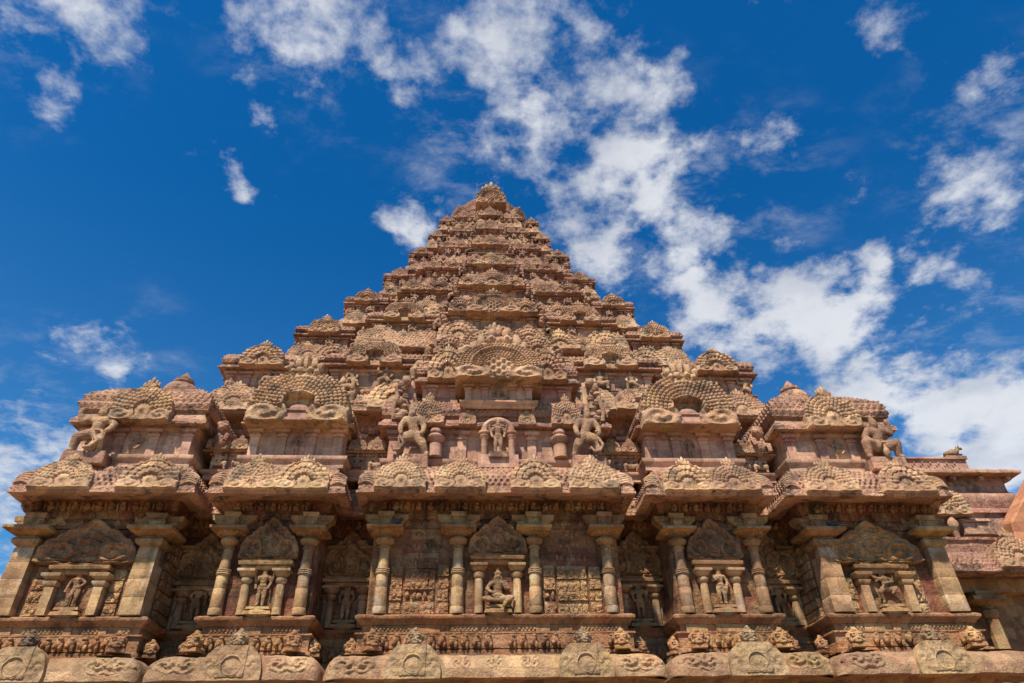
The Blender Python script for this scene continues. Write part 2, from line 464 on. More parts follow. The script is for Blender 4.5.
# ------------------------------------------------------------------ carved gable plaques (horseshoe arches with scales)
ANG = [0, 25, 48, 70, 90, 104, 114, 122, 130, 140, 155, 180]
def plaque(kind='fan', nr_=26, ntt=112, depth=.5, crown=True, seed=0.0):
    """faces -Y, x in -1..1, base at z=0, top of the arch about 1.15"""
    a = np.linspace(-180, 180, ntt, endpoint=False)
    aa = np.abs(a)
    if kind == 'slab':
        R = np.interp(aa, [0, 22, 40, 60, 80, 100, 118, 122, 150, 180], [.60, .66, .79, .84, .90, .97, 1.08, 1.06, .58, .5])
        c0 = .5
    elif kind == 'patch':
        R = np.interp(aa, [0, 45, 90, 135, 180], [.42, .60, 1.0, .58, .40])*(1+.05*np.sin(rad(1)*a*5+seed)); c0 = .42
    elif kind == 'pediment':
        R = np.interp(aa, [0, 12, 26, 30, 55, 60, 85, 100, 110, 125, 180], [1.02, .93, .80, .86, .84, .92, 1.0, 1.04, .62, .36, .22]); c0 = .22
    else:
        R = np.interp(aa, ANG, [.68, .72, .82, .90, .94, .98, 1.06, 1.04, .72, .58, .47, .42]); c0 = .42
        R = R*(1+np.where(aa < 100, .05*np.abs(np.cos(rad(1)*a*9.5))-.02, 0))
    rho = np.linspace(0, 1, nr_+1)[1:]
    X = np.outer(rho, R*np.sin(np.radians(a))); Z = c0+np.outer(rho, R*np.cos(np.radians(a)))
    X = np.vstack([np.zeros((1, ntt)), X]); Z = np.vstack([np.full((1, ntt), c0), Z])
    Z = np.maximum(Z, 0.0 if kind != 'patch' else -1)
    RHO = np.vstack([np.zeros((1, ntt)), np.repeat(rho[:, None], ntt, 1)])
    dz = Z-(.36 if kind not in ('slab', 'patch', 'pediment') else c0); r = np.hypot(X, dz); ph = np.arctan2(X, dz)
    h = .17*(1-.35*RHO**2) if kind in ('slab', 'patch', 'pediment') else .15+.03*(1-RHO**2)
    def beads(h, r0, w, amt, rmax=2.0):
        kk = np.floor((r-r0)/w); fr = (r-r0)/w-kk
        n = np.maximum(3, np.round(2*np.pi*(r0+(kk+.5)*w)/(w*.95)))
        fa = (ph/(2*np.pi)*n+.5*(kk % 2)) % 1
        b = np.sqrt(np.clip(1-((fa-.5)*2.05)**2-((fr-.45)*1.75)**2, 0, 1))*(.55+.75*fr)
        hs_ = np.abs(np.sin((kk*12.99+np.floor(ph/(2*np.pi)*n+.5*(kk % 2))*78.23+seed*3.1)*1.37)*43.7) % 1
        b = b*(.86+.26*hs_)
        return h+(amt*b-.045*np.exp(-((fr-.97)/.13)**2))*(r > r0)*(r < rmax)
    P0 = np.stack([X, 0*X, Z], -1)
    if kind in ('fan', 'fan_flower', 'arch', 'peacock', 'leaf'):
        w = {'fan': .135, 'fan_flower': .15, 'arch': .085, 'peacock': .078, 'leaf': .24}[kind]
        r0 = {'fan': .26, 'fan_flower': .2, 'arch': .34, 'peacock': .30, 'leaf': .27}[kind]
        upm = (np.abs(ph) < 1.95)
        hb = beads(h, r0, w, .085 if kind in ('fan', 'fan_flower') else .075)
        if kind == 'leaf':
            kk = np.floor((r-r0)/w); fr = (r-r0)/w-kk; n = 15+6*np.clip(kk, 0, 3)
            fa = (ph/(2*np.pi)*n+.5*(kk % 2)) % 1
            tip = np.clip(1-((fa-.5)*2/np.clip(1.05-.55*fr**3, .2, 1))**2, 0, 1)
            hb = h+(.11*np.sqrt(tip)*(1-.45*fr)+.03*np.exp(-((fa-.5)/.09)**2)-.05*np.exp(-((fr-.98)/.08)**2))*(r > r0)
        h = np.where(upm, hb, h)
        if kind == 'peacock':
            h = h+.06*np.exp(-((r-.62)/.03)**2)*upm - .05*((r > .33) & (r < .6))
        inner = r < r0
        if kind in ('fan', 'leaf'):
            h = np.where(inner, h-.07+.12*np.exp(-(r/.09)**2), h)
        elif kind == 'fan_flower':
            h = np.where(inner, h+.09*np.clip(1-(r/r0)**2, 0, 1)+.03*np.cos(6*ph)*(r > .06), h)
        elif kind == 'arch':
            arch = (np.abs(X) < .30) & (Z < .60-.5*X**2)
            h = np.where(arch, -.10, h)
            h = h+.09*np.exp(-((np.hypot(X, np.maximum(Z-.32, 0))-.33)/.03)**2)*(np.abs(X) < .36)
        else:
            h = np.where(inner, h+.05*np.sin(28*X+seed)*np.sin(30*Z), h)
        for sg in (-1, 1):          # curling tails at the two lower corners
            rr = np.hypot((X-sg*.62), (Z-.17)*1.35)
            tail = (Z < .36) & (sg*X > .18)
            h = np.where(tail & (rr < .44), .17+.04*np.cos(rr*24+.8*np.arctan2(Z-.17, sg*(X-sg*.62)))+.07*(1-rr/.44), h)
        h = h+.05*(Z < .06)
    elif kind == 'slab':
        h = .16+.0*h
        rr = np.hypot(X, Z-.46)
        h = h-.05*(rr < .30)+.035*np.exp(-((rr-.31)/.03)**2)+.05*np.exp(-(rr/.13)**2)
        h = np.where(rr > .38, h+.022*np.cos(16*np.hypot(np.abs(X)-.62, Z-.5)+2.5*np.arctan2(Z-.5, np.abs(X)-.62))+.012*wob(P0, 11, seed), h)
        h = h+.05*((np.abs(X) < .44) & (Z > .1))
    elif kind == 'patch':
        h = .10*np.sqrt(np.clip(1-RHO**2, 0, 1))+(.045*np.cos(17*np.hypot(np.abs(X)-.42, dz*1.1)+2*np.arctan2(dz, np.abs(X)-.42)+seed)+.03*wob(P0, 8, seed))*(1-RHO**4)
    elif kind == 'pediment':
        h = .20+.05*np.cos(RHO*20)*(RHO > .62)+.05*np.sin(13*X+4*Z+seed)*np.sin(15*Z-5*np.abs(X))
        rr = np.hypot(X, Z-.42)
        h = np.where(rr < .27, .17+.11*np.exp(-((rr-.22)/.04)**2)+.10*np.exp(-(rr/.1)**2), h)
        for sg in (-1, 1):
            r3 = np.hypot(X-sg*.55, Z-.30)
            h = h+.08*np.cos(r3*24)*(r3 < .32)
    P = np.stack([X, -h, Z], -1)
    P = P0.copy(); P[..., 1] = -h
    h = h+(.012 if kind == 'slab' else .016)*wob(P, 6.0, seed)+(.004 if kind == 'slab' else .006)*wob(P, 19.0, seed)
    h[0, :] = h[1, :].mean()
    P[..., 1] = -h
    mb = MB()
    n0 = nr_+1
    back = P[-1].copy(); back[:, 1] = depth
    V = np.concatenate([P.reshape(-1, 3), back])
    f = []
    for i in range(n0-1):
        for j in range(ntt):
            j2 = (j+1) % ntt
            if i == 0:
                f.append((j, n0*0+ntt+j, ntt+j2))
            else:
                f.append((i*ntt+j, (i+1)*ntt+j, (i+1)*ntt+j2, i*ntt+j2))
    for j in range(ntt):
        j2 = (j+1) % ntt
        f.append(((n0-1)*ntt+j, n0*ntt+j, n0*ntt+j2, (n0-1)*ntt+j2))
    f = [tuple(reversed(q)) for q in f]
    mb.add(V, f)
    if crown:
        zt = c0+.70
        mb.box(-.25, .25, -.20, .12, zt-.12, zt+.0, .02, .02)
        mb.box(-.20, .20, -.22, .10, zt+.0, zt+.06, -.05, -.02)
        for (cx, cz, rx, rz_) in ((0, .22, .065, .18), (-.12, .17, .055, .13), (.12, .17, .055, .13), (-.23, .12, .05, .10), (.23, .12, .05, .10),
                                  (-.06, .09, .06, .08), (.06, .09, .06, .08)):
            mb.ball((cx, -.05-.03*(abs(cx) < .1), zt+cz), (rx, .085, rz_), 8, 6, .12, cx*9+seed)
    return mb

G = {}
def gmesh(kind, res=1, depth=.5, crown=True, seed=0.0, mat='gable'):
    key = (kind, res, depth, crown, seed, mat)
    if key not in G:
        nr_, n_ = {0: (22, 92), 1: (30, 128), 2: (60, 300)}[res]
        G[key] = plaque(kind, nr_, n_, depth, crown, seed).mesh('gable_'+kind, mat, smooth=62)
    return G[key]

def scales(p, q, a):
    """overlapping scale pattern for roofs"""
    def fn(s, t):
        row = np.floor(t/q); fs = (s/p+.5*(row % 2)) % 1; ft = t/q-row
        return 1.9*a*np.clip(1-(2*fs-1)**2-.5*ft**2, 0, 1)*(1-ft*.55)
    return fn

# ------------------------------------------------------------------ carved figures (one skinned body each)
def fuse(src, voxel=.0125, smooth=4):
    """melt overlapping shapes into one continuous surface"""
    me = bpy.data.meshes.new('tmp')
    me.from_pydata(np.concatenate(src.v).tolist(), [], src.f)
    bm = bmesh.new(); bm.from_mesh(me); bmesh.ops.recalc_face_normals(bm, faces=bm.faces); bm.to_mesh(me); bm.free()
    o = bpy.data.objects.new('tmp', me); COL.objects.link(o)
    md = o.modifiers.new('remesh', 'REMESH'); md.mode = 'VOXEL'; md.voxel_size = voxel
    sm = o.modifiers.new('smooth', 'SMOOTH'); sm.factor = .5; sm.iterations = smooth
    dg = bpy.context.evaluated_depsgraph_get(); dg.update()
    ev = o.evaluated_get(dg); em = ev.to_mesh()
    V = np.empty(len(em.vertices)*3); em.vertices.foreach_get('co', V); V = V.reshape(-1, 3)
    fs = [tuple(p.vertices) for p in em.polygons]
    ev.to_mesh_clear()
    bpy.data.objects.remove(o); bpy.data.meshes.remove(me)
    mb = MB(); mb.add(V, fs)
    return mb
def limb(mb, a, b, n=12):
    A, B = Vector(a[:3]), Vector(b[:3])
    mb.tube([A, A.lerp(B, .35), A.lerp(B, .7), B], [a[3], a[3]*.62+b[3]*.42, a[3]*.3+b[3]*.74, b[3]], n)

STAND = dict(pelvis=(0, 0, .50, .085), belly=(0, -.01, .60, .07), chest=(0, -.015, .715, .095), neck=(0, 0, .805, .042), head=(0, -.015, .865, .058), brow=(0, -.005, .915, .052),
             crown=(0, 0, .975, .045), tip=(0, 0, 1.05, .018),
             sl=(-.12, 0, .765, .042), el=(-.175, .01, .63, .035), wl=(-.16, -.06, .52, .03), hl=(-.15, -.085, .485, .028),
             sr=(.12, 0, .765, .042), er=(.175, .01, .63, .035), wr=(.16, -.06, .52, .03), hr=(.15, -.085, .485, .028),
             tl=(-.06, 0, .45, .068), kl=(-.065, -.025, .26, .05), al=(-.06, 0, .06, .036), fl=(-.075, -.085, .025, .03),
             tr=(.06, 0, .45, .068), kr=(.065, -.025, .26, .05), ar=(.06, 0, .06, .036), fr=(.075, -.085, .025, .03))
LINKS = [('pelvis', 'belly'), ('belly', 'chest'), ('chest', 'neck'), ('neck', 'head'), ('head', 'brow'), ('brow', 'crown'), ('crown', 'tip'),
         ('chest', 'sl'), ('sl', 'el'), ('el', 'wl'), ('wl', 'hl'), ('chest', 'sr'), ('sr', 'er'), ('er', 'wr'), ('wr', 'hr'),
         ('pelvis', 'tl'), ('tl', 'kl'), ('kl', 'al'), ('al', 'fl'), ('pelvis', 'tr'), ('tr', 'kr'), ('kr', 'ar'), ('ar', 'fr')]
def pose(extra_arms=False, fat=1.0, **kw):
    j = dict(STAND)
    for n, v in kw.items():
        j[n] = v if len(v) == 4 else (*v, STAND[n][3])
    L = list(LINKS)
    if extra_arms:
        for s_, n in ((-1, 'l'), (1, 'r')):
            c = j['chest']
            j['e2'+n] = (c[0]+s_*.21, c[1]+.03, c[2]-.03, .032); j['h2'+n] = (c[0]+s_*.22, c[1]-.02, c[2]+.13, .027)
            L += [('s'+n, 'e2'+n), ('e2'+n, 'h2'+n)]
    if fat != 1.0:
        j = {n: (v[0], v[1], v[2], v[3]*(fat if n[0] in 'tkaewsh' and n not in ('tip', 'head') else 1.08)) for n, v in j.items()}
    mb = MB()
    for a, b in L:
        limb(mb, j[a], j[b])
    for n, (x, y, z, r) in j.items():
        mb.ball((x, y, z), r, 12, 8)
    c = j['chest']; p = j['pelvis']; b = j['belly']
    wd = (1.12 if fat > 1 else 1)*max(.11, abs(j['sr'][0]-j['sl'][0])*.46)
    mb.ball((c[0], c[1], c[2]+.01), (wd, .085, .095), 16, 10)
    mb.ball((b[0], b[1], b[2]), (wd*.72, .07, .09), 14, 9)
    mb.ball((p[0], p[1], p[2]), (wd*.95, .09, .075), 14, 9)
    for s_ in (-1, 1):
        mb.ball((c[0]+s_*wd*.5, c[1]-.06, c[2]+.03), (.05, .035, .04), 10, 7)             # breast muscles
    hx, hy, hz, hr = j['head']
    mb.ball((hx, hy-.062, hz-.002), (.014, .018, .026), 8, 6)                            # nose
    mb.ball((hx, hy-.05, hz-.034), (.026, .014, .010), 8, 5)                             # lips
    mb.ball((hx, hy-.04, hz-.055), (.03, .022, .016), 8, 5)                              # chin
    for s_ in (-1, 1):
        mb.ball((hx+s_*.026, hy-.052, hz+.014), (.016, .010, .010), 8, 6)                # eyes
        mb.ball((hx+s_*.066, hy+.005, hz-.02), (.016, .022, .042), 8, 6)                 # long ears
        for q in range(4):                                                               # fingers curled at each hand
            h_ = j['h'+('l' if s_ < 0 else 'r')]; w_ = j['w'+('l' if s_ < 0 else 'r')]
            d = Vector(h_[:3])-Vector(w_[:3]); d.normalize(); e = d.cross(Vector((0, 1, .2))).normalized()
            b0 = Vector(h_[:3])+e*(q-1.5)*.017
            mb.tube([b0, b0+d*.035, b0+d*.055+Vector((0, -.012, 0))], [.0105, .010, .009], 6)
    bx_, by_, bz_, _ = j['brow']
    for i in range(9):                                                                   # diadem
        a = math.pi*(i/8)
        mb.ball((bx_-math.cos(a)*.058, by_-math.sin(a)*.058, bz_+.022), (.017, .017, .022), 7, 5)
    for i in range(14):                                                                  # girdle and necklace
        a = 2*math.pi*i/14
        mb.ball((p[0]+math.cos(a)*wd*.98, p[1]+math.sin(a)*.092, p[2]+.03), .018, 7, 5)
        if math.sin(a) < .3:
            mb.ball((c[0]+math.cos(a)*.075, c[1]-.03+math.sin(a)*.065, c[2]+.055+.035*math.sin(a)), .014, 7, 5)
    return fuse(mb)
FIG = {}
FIG['stand'] = pose()
FIG['four_arm'] = pose(True)
FIG['sway'] = pose(pelvis=(.03, 0, .5), belly=(.01, -.01, .6), chest=(-.01, -.015, .715), neck=(-.005, 0, .805), head=(.005, -.015, .865), brow=(.01, -.005, .915), crown=(.015, 0, .975), tip=(.02, 0, 1.05),
                   sl=(-.13, 0, .755), sr=(.11, 0, .772), er=(.2, 0, .66), wr=(.12, -.05, .56), hr=(.08, -.06, .54), el=(-.19, 0, .62), wl=(-.2, -.04, .49), hl=(-.2, -.06, .45),
                   tl=(-.03, 0, .45), kl=(-.07, -.06, .26), al=(-.06, -.01, .06), fl=(-.09, -.09, .025), tr=(.09, 0, .45), kr=(.09, -.02, .26), ar=(.06, 0, .06), fr=(.09, -.08, .025))
FIG['offer'] = pose(el=(-.18, -.02, .64), wl=(-.10, -.10, .66), hl=(-.07, -.12, .68), er=(.19, 0, .63), wr=(.15, -.05, .5), hr=(.14, -.06, .46), kl=(-.075, -.03, .26), kr=(.07, -.02, .26))
FIG['dance'] = pose(True, pelvis=(0, 0, .42), belly=(.02, -.01, .52), chest=(.03, -.015, .635), neck=(.02, 0, .725), head=(.01, -.015, .785), brow=(.005, -.005, .835), crown=(0, 0, .895), tip=(0, 0, .97),
                    sl=(-.09, 0, .685), sr=(.15, 0, .685), el=(-.22, -.03, .70), wl=(-.3, -.06, .76), hl=(-.33, -.07, .8), er=(.22, -.04, .58), wr=(.06, -.12, .54), hr=(-.03, -.13, .52),
                    tl=(-.07, 0, .38), kl=(-.21, -.10, .30), al=(-.13, -.03, .08), fl=(-.19, -.09, .03), tr=(.07, 0, .38), kr=(.22, -.12, .40), ar=(.10, -.14, .27), fr=(.06, -.19, .24))
FIG['seated'] = pose(pelvis=(0, .02, .16), belly=(0, .01, .27), chest=(0, 0, .39), neck=(0, 0, .48), head=(0, -.015, .54), brow=(0, -.005, .59), crown=(0, 0, .65), tip=(0, 0, .73),
                     sl=(-.12, 0, .44), sr=(.12, 0, .44), el=(-.2, -.02, .31), wl=(-.14, -.12, .24), hl=(-.1, -.15, .22), er=(.2, -.02, .31), wr=(.13, -.12, .3), hr=(.1, -.15, .36),
                     tl=(-.08, 0, .12), kl=(-.25, -.13, .10), al=(-.06, -.21, .06), fl=(.0, -.23, .045), tr=(.08, 0, .12), kr=(.25, -.13, .12), ar=(.12, -.2, .02), fr=(.10, -.24, -.06))
FIG['squat'] = pose(fat=1.3, pelvis=(0, .05, .30, .10), belly=(0, .03, .42, .10), chest=(0, .01, .56, .11), neck=(0, 0, .675, .06), head=(0, -.03, .75, .078), brow=(0, -.02, .81, .07), crown=(0, 0, .87, .055), tip=(0, 0, .94, .035),
                    sl=(-.17, 0, .635, .06), sr=(.17, 0, .635, .06), el=(-.27, .0, .47, .05), wl=(-.24, -.11, .36, .042), hl=(-.22, -.15, .33, .042), er=(.29, .0, .56, .05), wr=(.30, -.04, .74, .042), hr=(.27, -.05, .81, .04),
                    tl=(-.10, 0, .28, .095), kl=(-.31, -.05, .34, .075), al=(-.30, -.0, .07, .05), fl=(-.33, -.08, .03, .038), tr=(.10, 0, .28, .095), kr=(.31, -.05, .34, .075), ar=(.31, -.0, .07, .05), fr=(.34, -.08, .03, .038))
FIG['lean'] = pose(fat=1.3, pelvis=(.04, .03, .40, .09), belly=(.02, .01, .50, .085), chest=(-.02, 0, .64, .10), neck=(-.04, 0, .745, .052), head=(-.045, -.03, .815, .07), brow=(-.045, -.02, .87, .062), crown=(-.045, 0, .93, .052), tip=(-.045, 0, 1.0, .03),
                   sl=(-.17, 0, .70, .055), sr=(.13, 0, .71, .055), el=(-.26, -.03, .56, .046), wl=(-.25, -.12, .45, .038), hl=(-.24, -.14, .42, .038), er=(.23, -.02, .57, .046), wr=(.22, -.1, .44, .038), hr=(.2, -.12, .41, .036),
                   tl=(-.04, 0, .38, .085), kl=(-.21, -.06, .33, .066), al=(-.22, -.0, .07, .046), fl=(-.25, -.07, .035, .036), tr=(.11, 0, .37, .085), kr=(.22, -.05, .23, .066), ar=(.28, .02, .06, .046), fr=(.33, -.07, .03, .036))
def mirrored(mb):
    o = MB()
    for v in mb.v:
        o.v.append(v*np.array([-1, 1, 1])); o.n += len(v)
    o.f = [tuple(reversed(q)) for q in mb.f]
    return o
FIG['lean_r'] = mirrored(FIG['lean'])
FIG['sway_r'] = mirrored(FIG['sway'])
FIG['stride'] = pose(fat=1.3, pelvis=(.0, .03, .42, .09), belly=(.02, .01, .53, .09), chest=(.03, 0, .67, .105), neck=(.04, 0, .78, .055), head=(.03, -.03, .85, .074), brow=(.03, -.02, .91, .066), crown=(.02, 0, .97, .055), tip=(.02, 0, 1.04, .032),
                     sl=(-.13, 0, .735, .057), sr=(.19, 0, .73, .057), el=(-.27, -.02, .68, .048), wl=(-.32, -.08, .82, .04), hl=(-.31, -.09, .88, .038), er=(.30, -.02, .60, .048), wr=(.27, -.1, .47, .04), hr=(.25, -.12, .44, .038),
                     tl=(-.08, 0, .40, .09), kl=(-.24, -.05, .33, .07), al=(-.27, .0, .07, .048), fl=(-.31, -.07, .035, .036), tr=(.08, 0, .39, .09), kr=(.15, -.10, .24, .068), ar=(.16, -.0, .06, .048), fr=(.19, -.08, .03, .036))
FMESH = {n: mb.mesh('figure_'+n, 'statue', smooth=70) for n, mb in FIG.items()}
NMESH = {n: mb.mesh('niche_figure_'+n, 'niche_statue', smooth=70) for n, mb in FIG.items()}

# ------------------------------------------------------------------ ground
g = MB(); g.box(-2500, 2500, -2500, 2500, -.6, 0)
go = put('ground', g.mesh('ground', 'ground')); go['kind'] = 'structure'

# ------------------------------------------------------------------ the temple tower
YC = 16.7
T = empty('temple_tower', 'tall stepped sandstone temple tower covered in carved gables, niches and figures', 'temple')
FY, RY = 1.4, 3.2                        # front plane of the bays, plane of the recesses
HW = 16.3
def mirror_path(half):
    """half: points from left side round to x<0 next to the axis"""
    return half+[(-x, y) for x, y in reversed(half)]
WALL = mirror_path([(-HW, 32), (-HW, FY), (-11.5, FY), (-11.5, RY), (-9.45, RY), (-9.45, FY), (-6.2, FY), (-6.2, RY), (-4.3, RY), (-4.3, FY-.1)])
def sweep_part(name, path, prof, mat, parent=T, smooth=40, **kw):
    mb = MB(); mb.sweep(path, prof, **kw)
    return put(name, mb.mesh(name, mat, smooth=smooth), parent)
# lower storey hidden below the frame, then base mouldings
sweep_part('lower_wall', WALL, [(.0, 0), (.0, .6), (.5, .6), (.5, 1.1), (.1, 1.2), (.1, 5.3), (.3, 5.5), (.6, 5.6)], 'base', ds=1.5)
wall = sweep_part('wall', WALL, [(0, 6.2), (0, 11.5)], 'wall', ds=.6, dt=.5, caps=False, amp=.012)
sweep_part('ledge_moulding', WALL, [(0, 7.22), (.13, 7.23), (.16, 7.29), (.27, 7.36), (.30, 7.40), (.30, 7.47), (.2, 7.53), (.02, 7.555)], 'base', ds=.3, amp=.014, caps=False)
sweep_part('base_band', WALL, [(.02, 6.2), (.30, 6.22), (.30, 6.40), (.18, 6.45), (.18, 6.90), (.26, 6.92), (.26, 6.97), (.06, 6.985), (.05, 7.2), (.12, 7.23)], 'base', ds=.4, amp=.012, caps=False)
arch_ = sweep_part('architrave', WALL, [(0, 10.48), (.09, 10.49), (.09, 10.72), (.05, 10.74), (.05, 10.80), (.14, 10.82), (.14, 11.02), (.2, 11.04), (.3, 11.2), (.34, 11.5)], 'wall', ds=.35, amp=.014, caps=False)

# panels, animals and little figures along the base, one frieze per wall face
BAYS = [(-16.1, -11.7, FY), (-9.3, -6.35, FY), (-4.15, 4.15, FY-.1), (6.35, 9.3, FY), (11.7, 16.1, FY)]
RECS = [(-11.3, -9.6, RY), (-6.1, -4.4, RY), (4.4, 6.1, RY), (9.6, 11.3, RY)]
for bi, (x0, x1, y) in enumerate(BAYS+RECS):
    mb = MB(); x = x0
    while x < x1-.3:
        w_ = min(random.choice((.55, .75, 1.0, 1.3)), x1-x-.02)
        if random.random() < .72:
            mb.box(x+.05, x+w_-.05, y-.115, y, 7.02, 7.19)
            for q in range(int(w_/.13)):
                mb.ball((x+.12+q*.13, y-.12, 7.105), (.05, .03, .06), 6, 4, .3, q+x)
        else:
            mb.box(x, x+w_-.3, y-.13, y, 6.99, 7.215)
        x += w_
    mb.box(x0, x1, y-.085, y, 6.98, 7.21)
    put('panel_frieze', mb.mesh('panel_frieze', 'base', worn=.01, smooth=50), T)
    mb = MB(); x = x0+.2; q = 0
    while x < x1-.15:
        if random.random() < .86:
            h_ = .9+.2*random.random()
            mb.ball((x, y-.27, 6.70), (.13, .14, .17*h_), 10, 7, .28, x*3)
            mb.ball((x-.07, y-.37, 6.60), (.07, .09, .09), 8, 6, .25, x*5)
            mb.ball((x+.09, y-.34, 6.55), (.06, .07, .12), 8, 6, .25, x*7)
            mb.ball((x+.02, y-.33, 6.83), (.09, .08, .06), 8, 5, .25, x*4)
        x += .34+.06*random.random(); q += 1
    mb.box(x0, x1, y-.24, y-.1, 6.47, 6.92)
    put('animal_frieze', mb.mesh('animal_frieze', 'base', smooth=60, worn=.01), T)
    # roundels and dwarfs under the eaves
    mb = MB(); x = x0+.25
    while x < x1-.1:
        mb.merge(MB().lathe([(.125, 0), (.125, .06), (.10, .075), (.08, .05), (.05, .045), (.035, .09), (0.01, .095)], 14),
                 Matrix.Translation((x, y-.12, 10.92)) @ Matrix.Rotation(math.pi/2, 4, 'X'))
        x += .42
    x = x0+.15
    while x < x1-.1:
        mb.ball((x, y-.34, 11.17), (.13, .12, .13), 8, 6, .35, x*3)
        mb.ball((x+.02, y-.42, 11.27), (.075, .07, .07), 8, 5, .2, x)
        mb.ball((x+.2, y-.30, 11.22), (.07, .09, .16), 7, 5, .3, x*2)
        x += .41
    # pendant trefoils below
    x = x0+.4
    while x < x1-.3:
        mb.merge(MB().lathe([(.2, 0), (.19, .05), (.1, .07)], 3), Matrix.Translation((x, y-.07, 10.66)) @ Matrix.Rotation(math.pi/2, 4, 'X') @ Matrix.Rotation(math.pi/6*3, 4, 'Z'))
        x += .62
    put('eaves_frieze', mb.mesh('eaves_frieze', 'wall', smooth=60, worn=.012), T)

# ---- pilasters
PH = 2.87
def pil_meshes(kind):
    s, c, b = MB(), MB(), MB()
    if kind == 'round':
        pr = []
        z = 0.0
        for i, hh in enumerate((.22, .62, .5, .45, .4)):
            r = .24-.018*i+random.uniform(-.008, .008)
            pr += [(r-.012, z), (r, z+.02), (r-.006, z+hh-.02), (r-.014, z+hh)]
            z += hh
        pr += [(.16, z), (.16, z+.02)]
        s.lathe(pr, 16)
        for zz_ in (1.32, 1.38, 1.44):
            s.lathe([(.235, zz_), (.25, zz_+.02), (.235, zz_+.04)], 16)
        c.lathe([(.15, 2.18), (.21, 2.2), (.21, 2.24), (.17, 2.26), (.17, 2.30), (.28, 2.36), (.33, 2.43), (.33, 2.48), (.28, 2.54), (.2, 2.56), (.2, 2.6), (.33, 2.64), (.5, 2.72), (.55, 2.74)], 20)
        c.square([(.56, 2.74), (.61, 2.76), (.61, 2.85), (.58, PH)])
        for i in range(14):
            a = 2*math.pi*i/14
            c.ball((.42*math.cos(a), .42*math.sin(a), 2.69), (.09, .09, .045), 6, 4)
    else:
        z = 0.0
        for i, hh in enumerate((.55, .6, .55, .5)):
            r = .36-.012*i+random.uniform(-.008, .008)
            s.square([(r-.012, z), (r, z+.02), (r-.004, z+hh-.02), (r-.014, z+hh)])
            z += hh
        s.square([(.3, z), (.3, z+.08)])
        c.square([(.3, 2.24), (.36, 2.27), (.44, 2.33), (.46, 2.38), (.46, 2.46), (.40, 2.52), (.34, 2.54), (.34, 2.58), (.5, 2.62), (.66, 2.70), (.72, 2.73), (.74, 2.76), (.74, 2.85), (.70, PH)])
    w_ = .22 if kind == 'round' else .30
    b.box(-w_, w_, -.36, .3, PH, PH+.34, -.0, -.02)
    b.box(-w_*.72, w_*.72, -.44, .3, PH+.02, PH+.26)
    b.box(-w_-.04, w_+.04, -.40, .3, PH+.34, PH+.52, -.03, -.06)
    b.box(-w_-.5, w_+.5, -.18, .3, PH+.3, PH+.5, .3*0-.05, 0)
    b.box(-w_-.28, w_+.28, -.18, .3, PH+.14, PH+.30, -.18, 0)
    b.box(-w_-.1, w_+.1, -.18, .3, PH+.0, PH+.14, -.14, 0)
    return (s.mesh('pilaster', 'pilaster', bevel=.0, smooth=35, worn=.012), c.mesh('capital', 'capital', smooth=35, worn=.012), b.mesh('corbel', 'capital', bevel=.02, worn=.012))
PR, PS = pil_meshes('round'), pil_meshes('square')
def pilaster(x, y, ms):
    p = put('pilaster', ms[0], T, (x, y, 7.55))
    for nm, q in (('capital', ms[1]), ('corbel', ms[2])):
        o = put(nm, q, p)
for x in (3.87, 1.32, 6.5, 9.2):
    for s_ in (-1, 1):
        pilaster(s_*x, FY-.12-(.1 if x < 4 else 0), PR)
for x in (11.83, 15.9):
    for s_ in (-1, 1):
        pilaster(s_*x, FY+.02, PS)
for x in (11.28, 9.66, 6.0, 4.5):
    for s_ in (-1, 1):
        o = put('pilaster', PR[0], T, (s_*x, RY+.05, 7.55), (.8, .8, 1)); put('capital', PR[1], o)

# ---- niches: two pillars, lintel, carved arch
def niche_parts(w_, hp, lw, pw, ph_, kind):
    pil = MB()
    if kind == 'square':
        pil.square([(.15, 0), (.15, hp-.42), (.12, hp-.4), (.17, hp-.38), (.22, hp-.3), (.22, hp-.24), (.15, hp-.2), (.2, hp-.16), (.3, hp-.1), (.32, hp-.02), (.3, hp)])
    else:
        pil.lathe([(.15, 0), (.14, hp-.5), (.11, hp-.46), (.17, hp-.42), (.2, hp-.34), (.2, hp-.29), (.13, hp-.24), (.2, hp-.2), (.27, hp-.13), (.29, hp-.08)], 12)
        pil.square([(.29, hp-.085), (.3, hp-.06), (.3, hp)])
    lin = MB()
    lin.box(-lw/2+.08, lw/2-.08, -.30, .1, 0, .14)
    lin.box(-lw/2, lw/2, -.38, .1, .14, .27, -.02, -.02)
    lin.box(-lw/2+.06, lw/2-.06, -.32, .1, .27, .36)
    return pil.mesh('niche_pillar', 'pilaster', smooth=35, worn=.01), lin.mesh('lintel', 'capital', bevel=.018, worn=.012)
NICHE_N = 0
